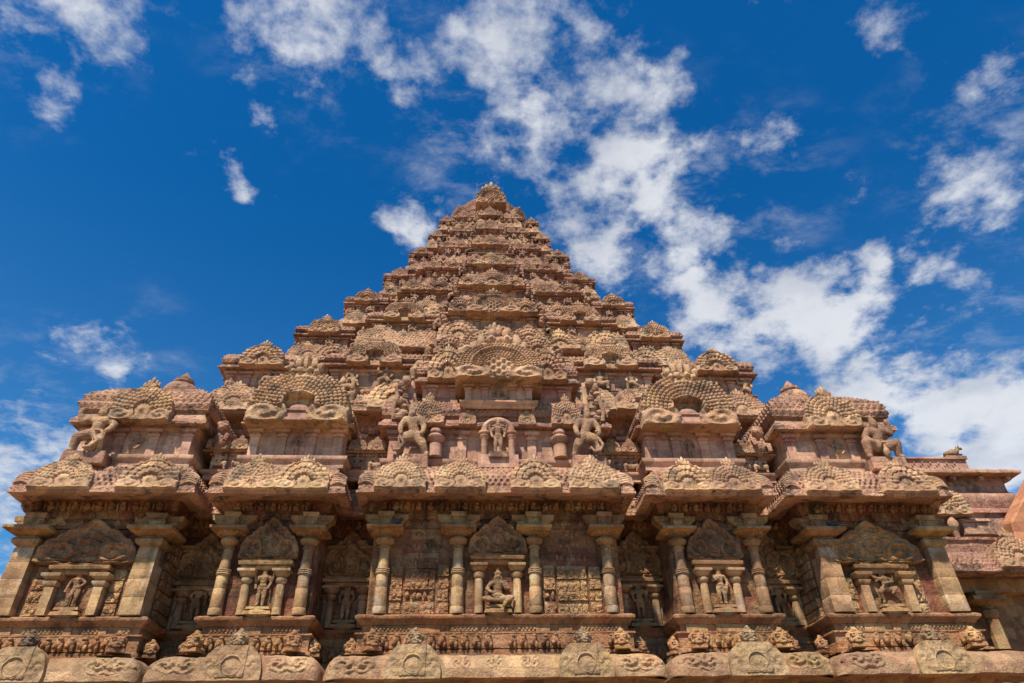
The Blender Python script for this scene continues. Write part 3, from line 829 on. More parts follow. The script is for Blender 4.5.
def niche(x, y, kind, w_, hp, lw, pw, ph_, fig, fs, label, dx=0.0, cut=True):
    back = MB(); back.box(-w_/2, w_/2, -.06, .02, 0, hp)
    n = put('niche', back.mesh('niche', 'wall', worn=.01), T, (x, y, 7.56))
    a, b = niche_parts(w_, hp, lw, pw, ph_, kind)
    for s_ in (-1, 1):
        put('niche_pillar', a, n, (s_*w_/2, -.16, 0))
    put('lintel', b, n, (0, 0, hp))
    put('pediment', gmesh('pediment', 1, .1, False, round(x % 1, 2), 'relief'), n, (0, -.06, hp+.36), (pw/2, 1.1, ph_))
    ped = MB()
    ped.ball((0, -.06, .04), (.40, .2, .17), 14, 8, .1, x)
    ped.box(-.42, .42, -.24, .1, -.02, .09, .03, .02)
    ped.box(-.36, .36, -.2, .1, .15, .24, .02, .02)
    st = tag(bpy.data.objects.new('statue', NMESH[fig]), label, 'statue', 'carved figures in the wall niches')
    COL.objects.link(st)
    st.location = (x+dx, y-.17, 7.56+.26); fs *= 1.13; st.scale = (fs*1.1, fs*.8, fs)
    po = bpy.data.objects.new('pedestal', ped.mesh('pedestal', 'capital', smooth=50, worn=.015)); COL.objects.link(po); po.parent = st
    po.scale = (1/fs, 1/fs/.75, 1/fs); po.location = (0, .05/fs, -.26/fs)
    return n
niche(-13.85, FY, 'square', 1.55, 1.3, 1.95, 3.3, 1.25, 'sway', 1.05, 'worn figure standing with bent hip in the leftmost wide wall niche')
niche(13.6, FY, 'square', 1.55, 1.3, 1.95, 3.3, 1.25, 'dance', 1.15, 'dancing many-armed figure with one leg raised in the rightmost wide niche')
niche(-7.8, FY, 'round', 1.15, 1.45, 1.8, 1.95, 1.2, 'four_arm', 1.12, 'slim standing figure with four arms in the niche between two round pilasters, left bay')
niche(7.75, FY, 'round', 1.15, 1.45, 1.8, 1.95, 1.2, 'offer', 1.12, 'standing figure holding one hand to its chest in the right round-pilaster bay')
niche(.05, FY-.1, 'round', 1.3, 1.6, 1.85, 2.0, 1.1, 'seated', 1.5, 'cross-legged seated deity in the middle niche of the wall')
niche(-10.5, RY, 'round', 1.15, 1.3, 1.8, 2.0, 1.4, 'sway_r', 1.15, 'dark standing figure in the shaded recess beside the leftmost bay')
niche(-5.3, RY, 'round', 1.15, 1.4, 1.8, 2.0, 1.4, 'stand', 1.15, 'shaded standing figure in the recess just left of the central bay')
niche(5.3, RY, 'round', 1.15, 1.4, 1.8, 2.0, 1.4, 'four_arm', 1.15, 'shaded four-armed figure in the recess just right of the central bay')
niche(10.5, RY, 'round', 1.15, 1.3, 1.8, 2.0, 1.4, 'offer', 1.15, 'slender reddish figure in the shaded recess beside the rightmost bay')
# stacks of carved blocks on the wall
def relief_stack(cols, y, seed, z0=7.58, mat='relief'):
    rr = random.Random(seed); mb = MB()
    for (x0, x1, ztop) in cols:
        z = z0
        while z < ztop-.15:
            h_ = rr.uniform(.34, .46); x = x0
            while x < x1-.12:
                w_ = min(rr.choice((.4, .55, .8, 1.0)), x1-x)
                if x1-(x+w_) < .2:
                    w_ = x1-x
                d = rr.uniform(.04, .10)
                gp_ = rr.uniform(.006, .022)
                if rr.random() > .1:
                    mb.box(x+gp_, x+w_-gp_, y-d, y+.01, z+gp_, z+h_-gp_, .015, .01)
                for q in range(int(w_/.2)):
                    mb.ball((x+.13+q*.2+rr.uniform(-.03, .03), y-d+.02, z+h_*rr.uniform(.4, .55)), (rr.uniform(.06, .1), .06, rr.uniform(.09, .15)), 8, 6, .4, q+x*7)
                x += w_
            z += h_
    return put('carved_panel', mb.mesh('carved_panel', mat, worn=.015, smooth=55), T)
for s_ in (-1, 1):
    c0_ = s_*2.6
    relief_stack([(c0_-.52, c0_+.52, 9.3), (c0_-1.0, c0_-.58, 9.25), (c0_+.58, c0_+1.0, 9.25)], FY-.1, 11+s_)
    relief_stack([(c0_-.62, c0_+.62, 9.75)], FY-.06, 15+s_, z0=9.27)
    relief_stack([(c0_-.42, c0_+.42, 10.45)], FY-.02, 17+s_, z0=9.72)
    cx = -13.85 if s_ < 0 else 13.6
    relief_stack([(cx-1.5, cx-1.05, 8.95)], FY, 21+s_)
    relief_stack([(cx+1.02, cx+1.45, 8.95)], FY, 31+s_)
    # carved courses on the return faces of the end bays
    mb = MB(); rr = random.Random(5)
    X = s_*11.5
    for z in np.arange(7.6, 10.3, .33):
        for yy in np.arange(FY+.5, RY-.1, .45):
            d = rr.uniform(.05, .14)
            a, b_ = (X-.02, X+d) if s_ < 0 else (X-d, X+.02)
            mb.box(a, b_, yy+.02, yy+.42, z+.015, z+.31)
    put('carved_panel', mb.mesh('carved_panel', 'relief', bevel=.02, worn=.012), T)

# ---- rounded bottom moulding with carved slabs and lion heads
KP = [(-1.7, 5.62), (-.06, 5.44), (0, 5.46), (0, 5.60), (-.03, 5.74), (-.12, 5.95), (-.28, 6.10), (-.5, 6.2), (-.8, 6.25), (-1.7, 6.27)]
for x0, x1 in ((-17.0, -10.64), (-10.55, -5.35), (-5.28, 5.30), (5.37, 10.58), (10.66, 17.6)):
    mb = MB()
    n = 6
    pa = [(x0, 2.0), (x0, .55)]+[(x0+.35*(1-math.cos(t)), .55-.4*math.sin(t)) for t in np.linspace(.3, math.pi/2, n)]
    pb = [(x0+x1-x, y) for x, y in reversed(pa)]
    mb.sweep(pa+pb, KP, ds=.3, amp=.03, caps=True, seed=x0)
    kp = put('roll_moulding', mb.mesh('roll_moulding', 'kapota', smooth=50), T)
    jn = MB()
    for xe in ([x0+.95, x1-.95] if x0 > -16.5 else [x1-.95]):
        if xe > 16.4:
            continue
        put('scroll_carving', gmesh('patch', 1, .1, False, round(xe % 3, 1), 'kapota'), kp, (xe, .18, 5.62), (.78, .9, .62), rx=-.35)
    if x0 == -5.28:
        for xe in (-1.1, -.1, 1.0):
            put('scroll_carving', gmesh('patch', 0, .1, False, 2.2, 'kapota'), kp, (xe, .2, 5.72), (.36, .5, .5), rx=-.35)
def lion_head(seed, r=.3):
    mb = MB()
    mb.ball((0, 0, .30), (.27, .26, .29), 16, 12, .12, seed)
    mb.ball((0, -.20, .2), (.19, .16, .13), 12, 9, .1, seed)          # muzzle
    mb.ball((0, -.31, .13), (.14, .07, .05), 10, 6, .1, seed)         # jaw
    mb.ball((0, -.33, .25), (.06, .05, .045), 8, 6)                   # nose
    for s_ in (-1, 1):
        mb.ball((s_*.12, -.22, .36), (.065, .06, .06), 8, 6)          # eyes
        mb.ball((s_*.13, -.19, .45), (.10, .08, .05), 8, 6, .2, seed) # brows
        mb.ball((s_*.26, .0, .36), (.07, .08, .13), 8, 6, .2, seed)   # ears
        mb.ball((s_*.2, -.2, .18), (.07, .07, .07), 8, 6, .2, seed)
    for i in range(9):
        a = math.pi*i/8
        mb.ball((.24*math.cos(a), -.02, .36+.22*math.sin(a)), (.075, .09, .075), 7, 5, .25, seed+i)
    mb.ball((0, 0, .62), (.11, .12, .13), 9, 7, .2, seed)
    mb.box(-.27, .27, -.3, .3, -.06, .06)
    return mb
LH = [lion_head(q).mesh('lion_head', 'lion', smooth=60, worn=.012) for q in (1.0, 4.2)]
LB = lion_head(2.4).mesh('lion_head', 'base', smooth=60, worn=.012)
SLAB = gmesh('slab', 2, .5, False, .7, 'slab')
for i, x in enumerate((-14.2, -7.95, -2.58, 2.7, 8.05, 14.05)):
    sb = put('carved_slab', SLAB, T, (x, .12, 5.42), (.94 if abs(x) > 3 else .88, .6, .88), rx=-.10)
    put('lion_head', LH[i % 2], T, (x, .42, 6.36), (.88, .85, .80))
for i, x in enumerate((-11.76, -9.4, -6.4, -3.95, 4.0, 6.5, 9.25, 11.75, 15.75)):
    put('lion_head', LB, T, (x, .75, 6.38), (.9, .9, .82), rz=(.5 if i in (0, 2, 3) else -.2))
for x in (-11.0, -9.9, -5.9, -4.7, 4.75, 5.9, 9.9, 10.9):
    put('lion_head', LB, T, (x, 1.5, 6.36), .72, rz=.3)

# ---- main cornice
FC = [(-16.55, -10.35, 0.0), (-10.0, -5.25, 0.0), (-4.88, 4.88, -.12), (5.25, 10.0, 0.0), (10.35, 16.55, 0.0)]
half = [(-16.55, 33)]
for x0, x1, y in FC[:2]:
    half += [(x0, y), (x1, y), (x1, 1.9)] if x0 < -16 else [(x0, 1.9), (x0, y), (x1, y), (x1, 1.9)]
half += [(-4.88, 1.9), (-4.88, -.12)]
CPATH = mirror_path(half)
CPR = [(-1.5, 11.50), (-.35, 11.36), (-.33, 11.28), (-.03, 11.25), (0, 11.27), (0, 11.36), (-.07, 11.38), (-.07, 11.54), (-.15, 11.80), (-.30, 12.10), (-.55, 12.40), (-.85, 12.58), (-.9, 12.66), (-1.9, 12.7)]
sc_ = scales(.21, .18, .05)
def cdisp(s, t):
    d = sc_(s, t)
    st_ = .05*np.clip(np.sin(2*np.pi*s/.27), 0, 1)*np.exp(-((t-1.80)/.05)**2)
    return d*((t > 1.95) & (t < 3.05))+st_
mb = MB(); mb.sweep(CPATH, CPR, ds=.05, dt=.06, disp=cdisp, amp=.018, caps=False)
cor = put('cornice', mb.mesh('cornice', 'roof', smooth=45), T)
KX = [-14.9, -12.0, -8.5, -6.78, -3.38, -1.3, 1.35, 3.42, 6.85, 8.55, 12.1, 14.95]
kinds = ['fan', 'fan_flower', 'peacock', 'fan']
for i, x in enumerate(KX):
    wd = 1.02 if abs(x) > 10 else (.92 if abs(x) > 5 else .90)
    put('cornice_gable', gmesh(['fan', 'leaf', 'fan_flower', 'leaf', 'fan'][i % 5], 1, .35, True, float(i % 4)), cor, (x, -.03-(.12 if abs(x) < 4 else 0), 11.37), (wd*1.03, .62, 1.03), rx=-.24)
# feather-like corner scrolls
def feather():
    mb = MB()
    for i in range(5):
        pts = [(t*.85, -.10-.16*math.sin(t*2.6), .12+i*.15*(1-t*.35)+.10*math.sin(t*3)) for t in np.linspace(0, 1, 8)]
        mb.tube(pts, [.085*(1-.55*t) for t in np.linspace(0, 1, 8)], 7)
    return mb
FE = feather().mesh('corner_scroll', 'gable', smooth=60)
for x0, x1, y in FC:
    put('corner_scroll', FE, cor, (x1-.62, y+.14, 11.46), (.68, .7, .85), rx=-.4)
    put('corner_scroll', FE, cor, (x0+.62, y+.14, 11.46), (-.68, .7, .85), rx=-.4)
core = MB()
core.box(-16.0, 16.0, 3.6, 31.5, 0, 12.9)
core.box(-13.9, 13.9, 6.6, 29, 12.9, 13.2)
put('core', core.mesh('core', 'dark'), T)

# ------------------------------------------------------------------ shrines on the terraces
def shrine_pil(h, w_=.16, d=.1):
    mb = MB()
    mb.box(-w_, w_, -d, .02, 0, h*.66)
    mb.box(-w_*1.25, w_*1.25, -d*1.6, .02, h*.66, h*.74)
    mb.box(-w_*.9, w_*.9, -d*1.2, .02, h*.74, h*.80)
    mb.box(-w_*1.7, w_*1.7, -d*2.4, .02, h*.80, h*.9, -w_*.1, 0)
    mb.box(-w_*1.0, w_*1.0, -d*1.4, .02, h*.9, h)
    return mb
SP = {}
def spil(h, w_=.16, d=.1, mat='plain'):
    key = (round(h, 2), w_, mat)
    if key not in SP:
        SP[key] = shrine_pil(h, w_, d).mesh('shrine_pilaster', mat, bevel=.012)
    return SP[key]
def ring(x0, x1, y0, y1):
    """closed plan, counter-clockwise seen from above so that outward is to the right"""
    return [(x0, y0), (x1, y0), (x1, y1), (x0, y1)]
def shrine(x0, x1, y0, y1, z0, hw, hr, over=.4, inset=1.0, gables=(), pil=(), side=0, base=.3, pat=.16, amp=.012, gdepth=.8, finial=None, fig=None, roofmat='roof'):
    """a small shrine: plinth, wall with pilasters, eaves, scaled roof, gables. side: -1 / 1 puts a gable on that outer side too"""
    w_ = MB()
    w_.sweep(ring(x0, x1, y0, y1), [(.0, z0-base), (.12, z0-base), (.12, z0-base*.55), (.2, z0-base*.45), (.24, z0-base*.3), (.24, z0-base*.08), (.04, z0), (0, z0), (0, z0+hw*.86), (.08, z0+hw*.88), (.1, z0+hw)], closed=True, ds=.6, amp=amp)
    o = put('roof_shrine', w_.mesh('roof_shrine', 'plain', smooth=35), T)
    ze = z0+hw; ov = over
    pr = [(.02, ze), (ov*.9, ze-.03), (ov, ze), (ov, ze+.07*hr), (ov-.06, ze+.09*hr), (ov*.55, ze+.20*hr), (ov*.5, ze+.26*hr), (ov*.78, ze+.28*hr), (ov*.82, ze+.34*hr),
          (ov*.72, ze+.48*hr), (ov*.45, ze+.62*hr), (-inset*.25, ze+.78*hr), (-inset*.6, ze+.9*hr), (-inset, ze+.97*hr), (-min((x1-x0), (y1-y0))/2+.02, ze+hr)]
    fn = scales(pat, pat*.9, pat*.28)
    L = np.cumsum([0]+[math.dist(pr[i], pr[i+1]) for i in range(len(pr)-1)])
    r_ = MB(); r_.sweep(ring(x0, x1, y0, y1), pr, closed=True, ds=max(.05, pat*.33), dt=max(.05, pat*.36), disp=lambda s, t: fn(s, t)*((t > L[8]) & (t < L[13])), amp=amp)
    put('shrine_roof', r_.mesh('shrine_roof', roofmat, smooth=45), o)
    for x in pil:
        put('shrine_pilaster', spil(hw, min(.17, hw*.16)), o, (x, y0, z0))
    for gi, (x, wd, hh, kd, res) in enumerate(gables):
        put('shrine_gable', gmesh(kd, res, gdepth, True, float(gi)), o, (x, y0-ov*1.0-.04, ze+.02), (wd/2, min(.8, wd*.5), hh/1.15), rx=-.10)
    if side:
        xo = x0-ov*.75 if side < 0 else x1+ov*.75
        gx, wd, hh, kd, res = gables[0]
        put('shrine_gable', gmesh(kd, min(res, 1), gdepth, True, 1.0), o, (xo, (y0+y1)/2, ze+.02), (wd/2, min(.8, wd*.5), hh/1.15), rz=-side*-math.pi/2, rx=0)
    if finial:
        f_ = MB(); q = finial
        f_.lathe([(.9*q, -.6*q), (.8*q, -.3*q), (.6*q, -.1*q), (.66*q, .1*q), (.6*q, .3*q), (.5*q, .42*q), (.3*q, .46*q), (.3*q, .55*q), (.36*q, .6*q), (.36*q, .7*q), (.22*q, .76*q), (.2*q, .84*q), (.1*q, .98*q), (.02*q, 1.1*q)], 12)
        put('finial', f_.mesh('finial', roofmat, smooth=40), o, ((x0+x1)/2, (y0+y1)/2, ze+hr+.35*q))
    if fig:
        nm, fx, fsz = fig
        put('niche_figure', FMESH[nm], o, (fx, y0-.08, z0), (fsz, fsz*.6, fsz))
    return o

# --- first terrace
for s_ in (-1, 1):
    a, b = sorted((s_*11.3, s_*15.35))
    c = s_*13.35
    shrine(a, b, 1.0, 5.2, 13.12, 1.15, 2.2, .45, .85, gables=[(c-.05*s_, 2.3, 1.55, 'fan', 2)], pil=[c-.62, c+.62, s_*11.5, s_*15.15], side=s_, base=.5, pat=.22, finial=1.15, fig=('dance', c, .95))
    a, b = sorted((s_*5.75, s_*9.25)); c = s_*7.5
    o = shrine(a, b, 1.0, 4.2, 13.12, 1.2, 1.1, .35, .5, gables=[], pil=[c-.55, c+.55, a+.2, b-.2], base=.5, pat=.15, fig=('stand', c, .95))
    put('shrine_gable', gmesh('arch', 2, 1.6, True, 3.0), o, (c, .45, 14.22), (1.95, 1.3, 2.0), rx=-.06)
    mb = MB()
    mb.box(-.55, .55, -.2, .5, 0, .12); mb.box(-.42, .42, -.12, .5, .12, .42); mb.box(-.5, .5, -.18, .5, .42, .5)
    mb.lathe([(.42, 0), (.42, .1), (.3, .25), (.05, .32)], 12, (0, .1, .5), 0, .5)
    put('gable_shrine', mb.mesh('gable_shrine', 'plain', bevel=.02), o, (c, .4, 14.25))
    # big leafy crest over the arch
    mb = MB()
    for (x, z, rx_, rz_, t) in ((0, .55, .2, .5, 0), (-.32, .42, .2, .4, .3), (.32, .42, .2, .4, -.3), (-.6, .25, .2, .28, .6), (.6, .25, .2, .28, -.6), (-.2, .1, .22, .22, 0), (.2, .1, .22, .22, 0), (-.5, .02, .2, .18, 0), (.5, .02, .2, .18, 0)):
        mb.ball((x, -.05*(z < .3), z), (rx_*.8, .2, rz_*.85), 10, 8, .22, x*5+z)
    put('crest', mb.mesh('crest', 'gable', smooth=60), o, (c, .45, 16.45), (.95, 1, .95))
# centre
o = shrine(-4.1, 4.1, 1.2, 4.5, 13.12, 1.28, 1.75, .4, 1.15, gables=[(-2.6, 1.25, 1.15, 'fan_flower', 1), (2.75, 1.25, 1.15, 'fan', 1), (-1.1, .7, .6, 'fan', 0), (1.2, .7, .6, 'fan', 0)],
           pil=[-1.3, 1.38, -3.9, 3.9], base=.5, pat=.2)
for x in (-2.3, 2.45):
    mb = MB(); mb.lathe([(.26, 0), (.26, .5), (.2, .55), (.2, .6), (.36, .72), (.38, .8), (.24, .92), (.2, .96), (.26, 1.02), (.26, 1.12), (.2, 1.2)], 16)
    put('stub_column', mb.mesh('stub_column', 'plain', smooth=40, worn=.01), o, (x, .95, 13.12))
mb = MB()
for s_ in (-1, 1):
    mb.lathe([(.13, 0), (.13, .75), (.17, .8), (.2, .86), (.14, .92), (.22, .98), (.22, 1.06), (.14, 1.1)], 12, (s_*.52, -.1, 0))
mb.tube([(.52*math.cos(t), -.1, 1.12+.45*math.sin(t)) for t in np.linspace(0, math.pi, 14)], .13, 8)
mb.box(-.75, .75, -.3, .2, -.5, .02)
put('arched_niche', mb.mesh('arched_niche', 'plain', smooth=45, worn=.01), o, (.07, .95, 13.1))
# upper centre shrine with the great gable
o = shrine(-1.2, 1.4, .75, 3.2, 15.42, .8, .5, .3, .4, gables=[], pil=[-.45, .65, -1.1, 1.3], base=.3, pat=.12, fig=('seated', .1, 1.0))
put('shrine_gable', gmesh('peacock', 2, 1.3, False, 2.0), o, (.12, .25, 16.16), (1.8, 1.1, 1.52), rx=-.05)
mb = MB()   # monster mask over the gable
mb.ball((0, 0, .35), (.42, .3, .34), 14, 10, .15, 3)
for s_ in (-1, 1):
    mb.ball((s_*.34, -.16, .42), (.24, .2, .24), 12, 9, .12, 1); mb.ball((s_*.34, -.33, .44), .09, 8, 6)
    mb.ball((s_*.55, -.05, .12), (.32, .2, .2), 12, 8, .2, 2); mb.ball((s_*.3, -.1, .78), (.2, .18, .26), 10, 8, .2, 4)
    mb.ball((s_*.78, 0, .45), (.2, .16, .4), 10, 8, .25, 5); mb.ball((s_*1.05, .05, .2), (.22, .16, .3), 10, 8, .25, 6)
    mb.tube([(s_*.1, -.2, .15), (s_*.3, -.3, .02), (s_*.55, -.28, 0), (s_*.72, -.2, .1)], [.08, .09, .08, .05], 8)
mb.ball((0, -.3, .3), (.12, .12, .14), 8, 6); mb.ball((0, -.05, .95), (.16, .15, .3), 10, 8, .2, 7)
put('monster_mask', mb.mesh('monster_mask', 'gable', smooth=60), o, (.12, .5, 17.75), (.95, 1, .95))
o = shrine(-3.0, 3.2, 2.0, 5.5, 16.0, .95, 1.5, .35, .8, gables=[(-2.0, 1.7, 1.5, 'leaf', 1), (2.2, 1.7, 1.5, 'leaf', 1)], pil=[-2.6, -1.7, 1.9, 2.8], base=.35, pat=.14)
# recessed pieces between the shrines
for s_ in (-1, 1):
    for (xa, xb) in ((9.4, 10.85), (4.25, 5.65)):
        a, b = sorted((s_*xa, s_*xb)); c = (a+b)/2
        o = shrine(a, b, 1.9, 4.4, 12.95, .72, .42, .3, .3, gables=[(c-.36, .72, .5, 'fan', 0), (c+.36, .72, .5, 'fan_flower', 0)], pil=[], base=.4, pat=.12)
        for q in (-.36, .36):
            put('bracket_figure', FMESH['squat'], o, (c+q, 1.75, 12.95), (.75, .5, .8))
    # rearing lion beside the corner shrine
    mb = MB(); mb.ball((0, 0, .45), (.34, .4, .55), 14, 10, .2, 2); mb.ball((0, -.25, .95), (.24, .26, .26), 12, 9, .25, 3); mb.ball((.12, -.42, .9), (.14, .14, .12), 9, 7, .2, 4)
    mb.tube([(.2, -.2, .6), (.28, -.45, .55), (.25, -.5, .3)], [.11, .09, .08], 8); mb.tube([(-.2, -.2, .4), (-.25, -.45, .3), (-.25, -.5, .02)], [.14, .1, .09], 8)
    for i in range(7):
        mb.ball((.2*math.sin(i), .1, .5+i*.1), (.14, .16, .14), 8, 6, .3, i)
    put('rearing_lion', mb.mesh('rearing_lion', 'upper', smooth=60), T, (s_*10.55, 1.75, 13.6), (-s_*1.05, 1, 1.05))

# --- upper terraces
TZ = [13.12, 18.1, 22.0, 25.7, 29.2, 32.4, 35.2, 37.5, 39.3]
TW = [15.4, 12.3, 10.05, 8.25, 6.55, 5.3, 4.25, 3.6]
HWALL = [1.15, 1.05, .75, .68, .65, .6, .52, .42]
def tier_path(w_, d1, d2, o=0.0):
    f = YC-w_
    if w_ > 8:
        return mirror_path([(-w_, 2*YC-f), (-w_, f), (-.74*w_, f), (-.73*w_, f+.06*w_), (-.635*w_, f+.05*w_), (-.60*w_, f-d1), (-.29*w_, f-d1), (-.25*w_, f-d2)])
    return mirror_path([(-w_, 2*YC-f), (-w_, f), (-.72*w_, f), (-.62*w_, f-d1), (-.29*w_, f-d1), (-.25*w_, f-d2)])
for kx in range(1, 8):
    w_, z1, z0 = TW[kx], TZ[kx], TZ[kx-1]
    h = z1-z0; f = YC-w_; sc = w_/12.3
    d1 = .13*w_ if kx > 1 else .3; d2 = d1+.06*w_
    ch = .29*h if kx > 1 else .28*h
    path = tier_path(w_, d1, d2)
    zc = z1-ch
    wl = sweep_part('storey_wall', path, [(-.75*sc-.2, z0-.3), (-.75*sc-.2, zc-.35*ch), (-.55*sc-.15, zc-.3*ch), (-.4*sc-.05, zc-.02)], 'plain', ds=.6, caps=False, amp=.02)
    ov = .28*sc+.12
    pr = [(-.8*sc-.1, zc+.02), (ov*.85, zc-.03), (ov, zc), (ov, zc+.12*ch), (ov-.05, zc+.15*ch), (ov*.75, zc+.38*ch), (ov*.25, zc+.62*ch), (-.12, zc+.78*ch), (-.12, zc+.84*ch), (.05, zc+.86*ch), (.08, zc+.97*ch), (-.02, z1), (-2.2*sc-.6, z1+.01)]
    L = np.cumsum([0]+[math.dist(pr[i], pr[i+1]) for i in range(len(pr)-1)])
    pt = .21*max(.75, sc)
    fn = scales(pt, pt*.9, pt*.28)
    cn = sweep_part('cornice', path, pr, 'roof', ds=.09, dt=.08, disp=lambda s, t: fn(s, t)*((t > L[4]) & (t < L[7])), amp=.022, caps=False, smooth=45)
    def lumps(p):
        return lambda s, t: .5*p*np.clip(np.sin(2*np.pi*s/p+.8*np.sin(s*2.3)), -.2, 1)*np.clip(np.sin(np.pi*np.clip(t/(.9*p), 0, 1)), 0, 1)*(.7+.3*np.sin(s*5.7+t*9))
    pf = .34*max(.7, sc)
    sweep_part('dwarf_frieze', path, [(-.60*sc-.15, zc-.32*ch-.1), (-.52*sc-.12, zc-.32*ch+pf*.4), (-.4*sc-.08, zc-.32*ch+pf*.8), (-.38*sc, zc+.03)], 'upper', ds=pf/7, dt=pf/6, disp=lumps(pf), caps=False)
    sweep_part('crest_frieze', path, [(-.10, zc+.76*ch), (-.02, zc+.8*ch), (-.04, zc+.8*ch+pf*.35), (-.14, zc+.8*ch+pf*.5)], 'upper', ds=pf/7, dt=pf/6, disp=lumps(pf*.8), caps=False)
    gw = .205*w_ if kx < 3 else .165*w_
    gh = ch*(1.05 if kx < 3 else .92)
    rr = random.Random(kx)
    def cg(x, y, q=1.0, rz=0.0):
        if rr.random() < .12 and rz == 0:
            put('carved_figure', FMESH[rr.choice(['squat', 'seated', 'lean', 'stride'])], T, (x, y-ov*.7, zc+ch*.25), (gh*1.1, gh*.8, gh*1.05)); return
        q *= rr.uniform(.84, 1.12)
        put('cornice_gable', gmesh(rr.choice(['fan', 'leaf', 'fan_flower', 'leaf', 'arch']), 1 if kx < 3 else 0, .6, True, float(rr.randint(0, 3))), cn, (x+rr.uniform(-.06, .06), y-ov-.05+rr.uniform(-.05, .08), zc+.05+rr.uniform(-.03, .05)), (gw/2*q, min(.6, gw*.45), gh/1.15*q*rr.uniform(.9, 1.15)), rx=-.2+rr.uniform(-.1, .06), rz=rz+rr.uniform(-.1, .1))
    for s_ in (-1, 1):
        for x in ((.92, .80) if kx != 1 else (.93, .77)):
            cg(s_*x*w_, f)
        for x in ((.56, .44, .33) if kx > 1 else (.55, .36)):
            cg(s_*x*w_, f-d1)
        cg(s_*.67*w_, f-d1*.5, .8, -s_*math.atan2(d1, .10*w_)*-1)
        cg(s_*.17*w_, f-d2, .95)
        # side faces
        for yy in (f+.1*w_, f+.25*w_):
            put('cornice_gable', gmesh('fan', 0, .6, True, 0.0), cn, (s_*(w_+ov*.55), yy, zc+.04), (gw/2, min(.6, gw*.45), gh/1.15), rz=s_*math.pi/2)
    cg(0.02, f-d2, 1.1)
    hp = zc-.3*ch-z0
    for s_ in (-1, 1):
        for x, yy in ((.95, f), (.84, f), (.745, f), (.58, f-d1), (.48, f-d1), (.38, f-d1), (.3, f-d1), (.22, f-d2), (.1, f-d2)):
            put('wall_pilaster', spil(hp*.55, .2*max(.6, sc), .12), wl, (s_*x*w_, yy+.75*sc+.2, zc-.3*ch-hp*.55))
    if kx == 8:
        break
    # shrines
    hw = HWALL[kx]; hr = (1.02 if kx > 1 else 1.2)*max(.62, min(1, sc*1.25))
    gsz = .17*w_
    cs = .27*w_
    for s_ in (-1, 1):
        a, b = sorted((s_*(w_-.03), s_*(w_-cs)))
        c = (a+b)/2
        shrine(a+.12, b-.12, f+.12, f+cs, z1, hw, hr, .30*sc+.12, .35*sc+.12, gables=[(c, cs*.62, hr*.98, 'leaf' if kx % 2 else 'fan_flower', 1 if kx < 4 else 0)], side=s_, pil=[a+.25, b-.25, c-.2*cs, c+.2*cs], base=.12, pat=.19*max(.75, sc),
               fig=('stand' if kx % 2 else 'squat', c, hw*.95), finial=.5*sc if kx < 3 else None)
        a, b = sorted((s_*.60*w_, s_*.29*w_)); c = (a+b)/2
        shrine(a, b, f-d1+.15, f-d1+.9*sc+.9, z1, hw, hr*.95, .32*sc+.14, .3*sc+.1, gables=[(c-.09*w_, gsz*.95, hr*.9, 'fan_flower', 0), (c+.085*w_, gsz*.95, hr*.9, 'leaf', 0)] if kx > 2 else [(c, gsz*1.25, hr*1.15, 'arch', 1)],
               pil=[a+.15, c, b-.15], base=.12, pat=.19*max(.75, sc), fig=('seated', c-.08*w_, hw*1.1))
        # small crouching lions and figures that fill the gaps
        for (x, yy, q) in ((.655, f-d1*.45, 1.0), (.255, f-d2*.9, 1.1), (.70, f+.02, .8), (.97, f+.1, .75), (.83, f-.1, .7), (.40, f-d1-.1, .75), (.52, f-d1-.1, .7)):
            put('carved_figure', FMESH[rr.choice(['squat', 'lean', 'stride', 'seated'])], T, (s_*x*w_, yy-.1, z1-.02), (hw*1.35*q, hw*1.0*q, hw*1.3*q))
    cw = .225*w_
    o = shrine(-cw, cw, f-d2+.1, f-d2+1.2*sc+.9, z1, hw, hr, .32*sc+.14, .3*sc+.1, gables=[(-cw*.72, gsz*.75, hr*.85, 'leaf', 0), (cw*.72, gsz*.75, hr*.85, 'leaf', 0)], pil=[-cw*.85, -cw*.35, cw*.35, cw*.85], base=.12, pat=.19*max(.75, sc), fig=('seated', 0.0, hw*1.2))
    put('shrine_gable', gmesh('peacock' if kx % 2 == 0 else 'fan', 1, 1.0, True, 1.0), o, (.02, f-d2-.35*sc-.12, z1+hw*.9), (cw*.62, cw*.42, hr*1.12), rx=-.08)
    for s_ in (-1, 1):       # curled lion brackets beside the centre gable
        mb = MB()
        for i in range(6):
            t = i/5
            mb.ball((.12*math.sin(t*4), -.1*t, t*1.0), (.22-.05*t, .24, .16), 9, 7, .25, i+kx)
        put('curled_bracket', mb.mesh('curled_bracket', 'upper', smooth=60), o, (s_*cw*1.06, f-d2-.1, z1+hw*.5), (s_*.8*hr, .8*hr, hr))
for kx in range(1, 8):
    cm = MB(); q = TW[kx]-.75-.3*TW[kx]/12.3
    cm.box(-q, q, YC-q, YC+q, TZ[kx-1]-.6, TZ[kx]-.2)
    put('core', cm.mesh('core', 'dark'), T)
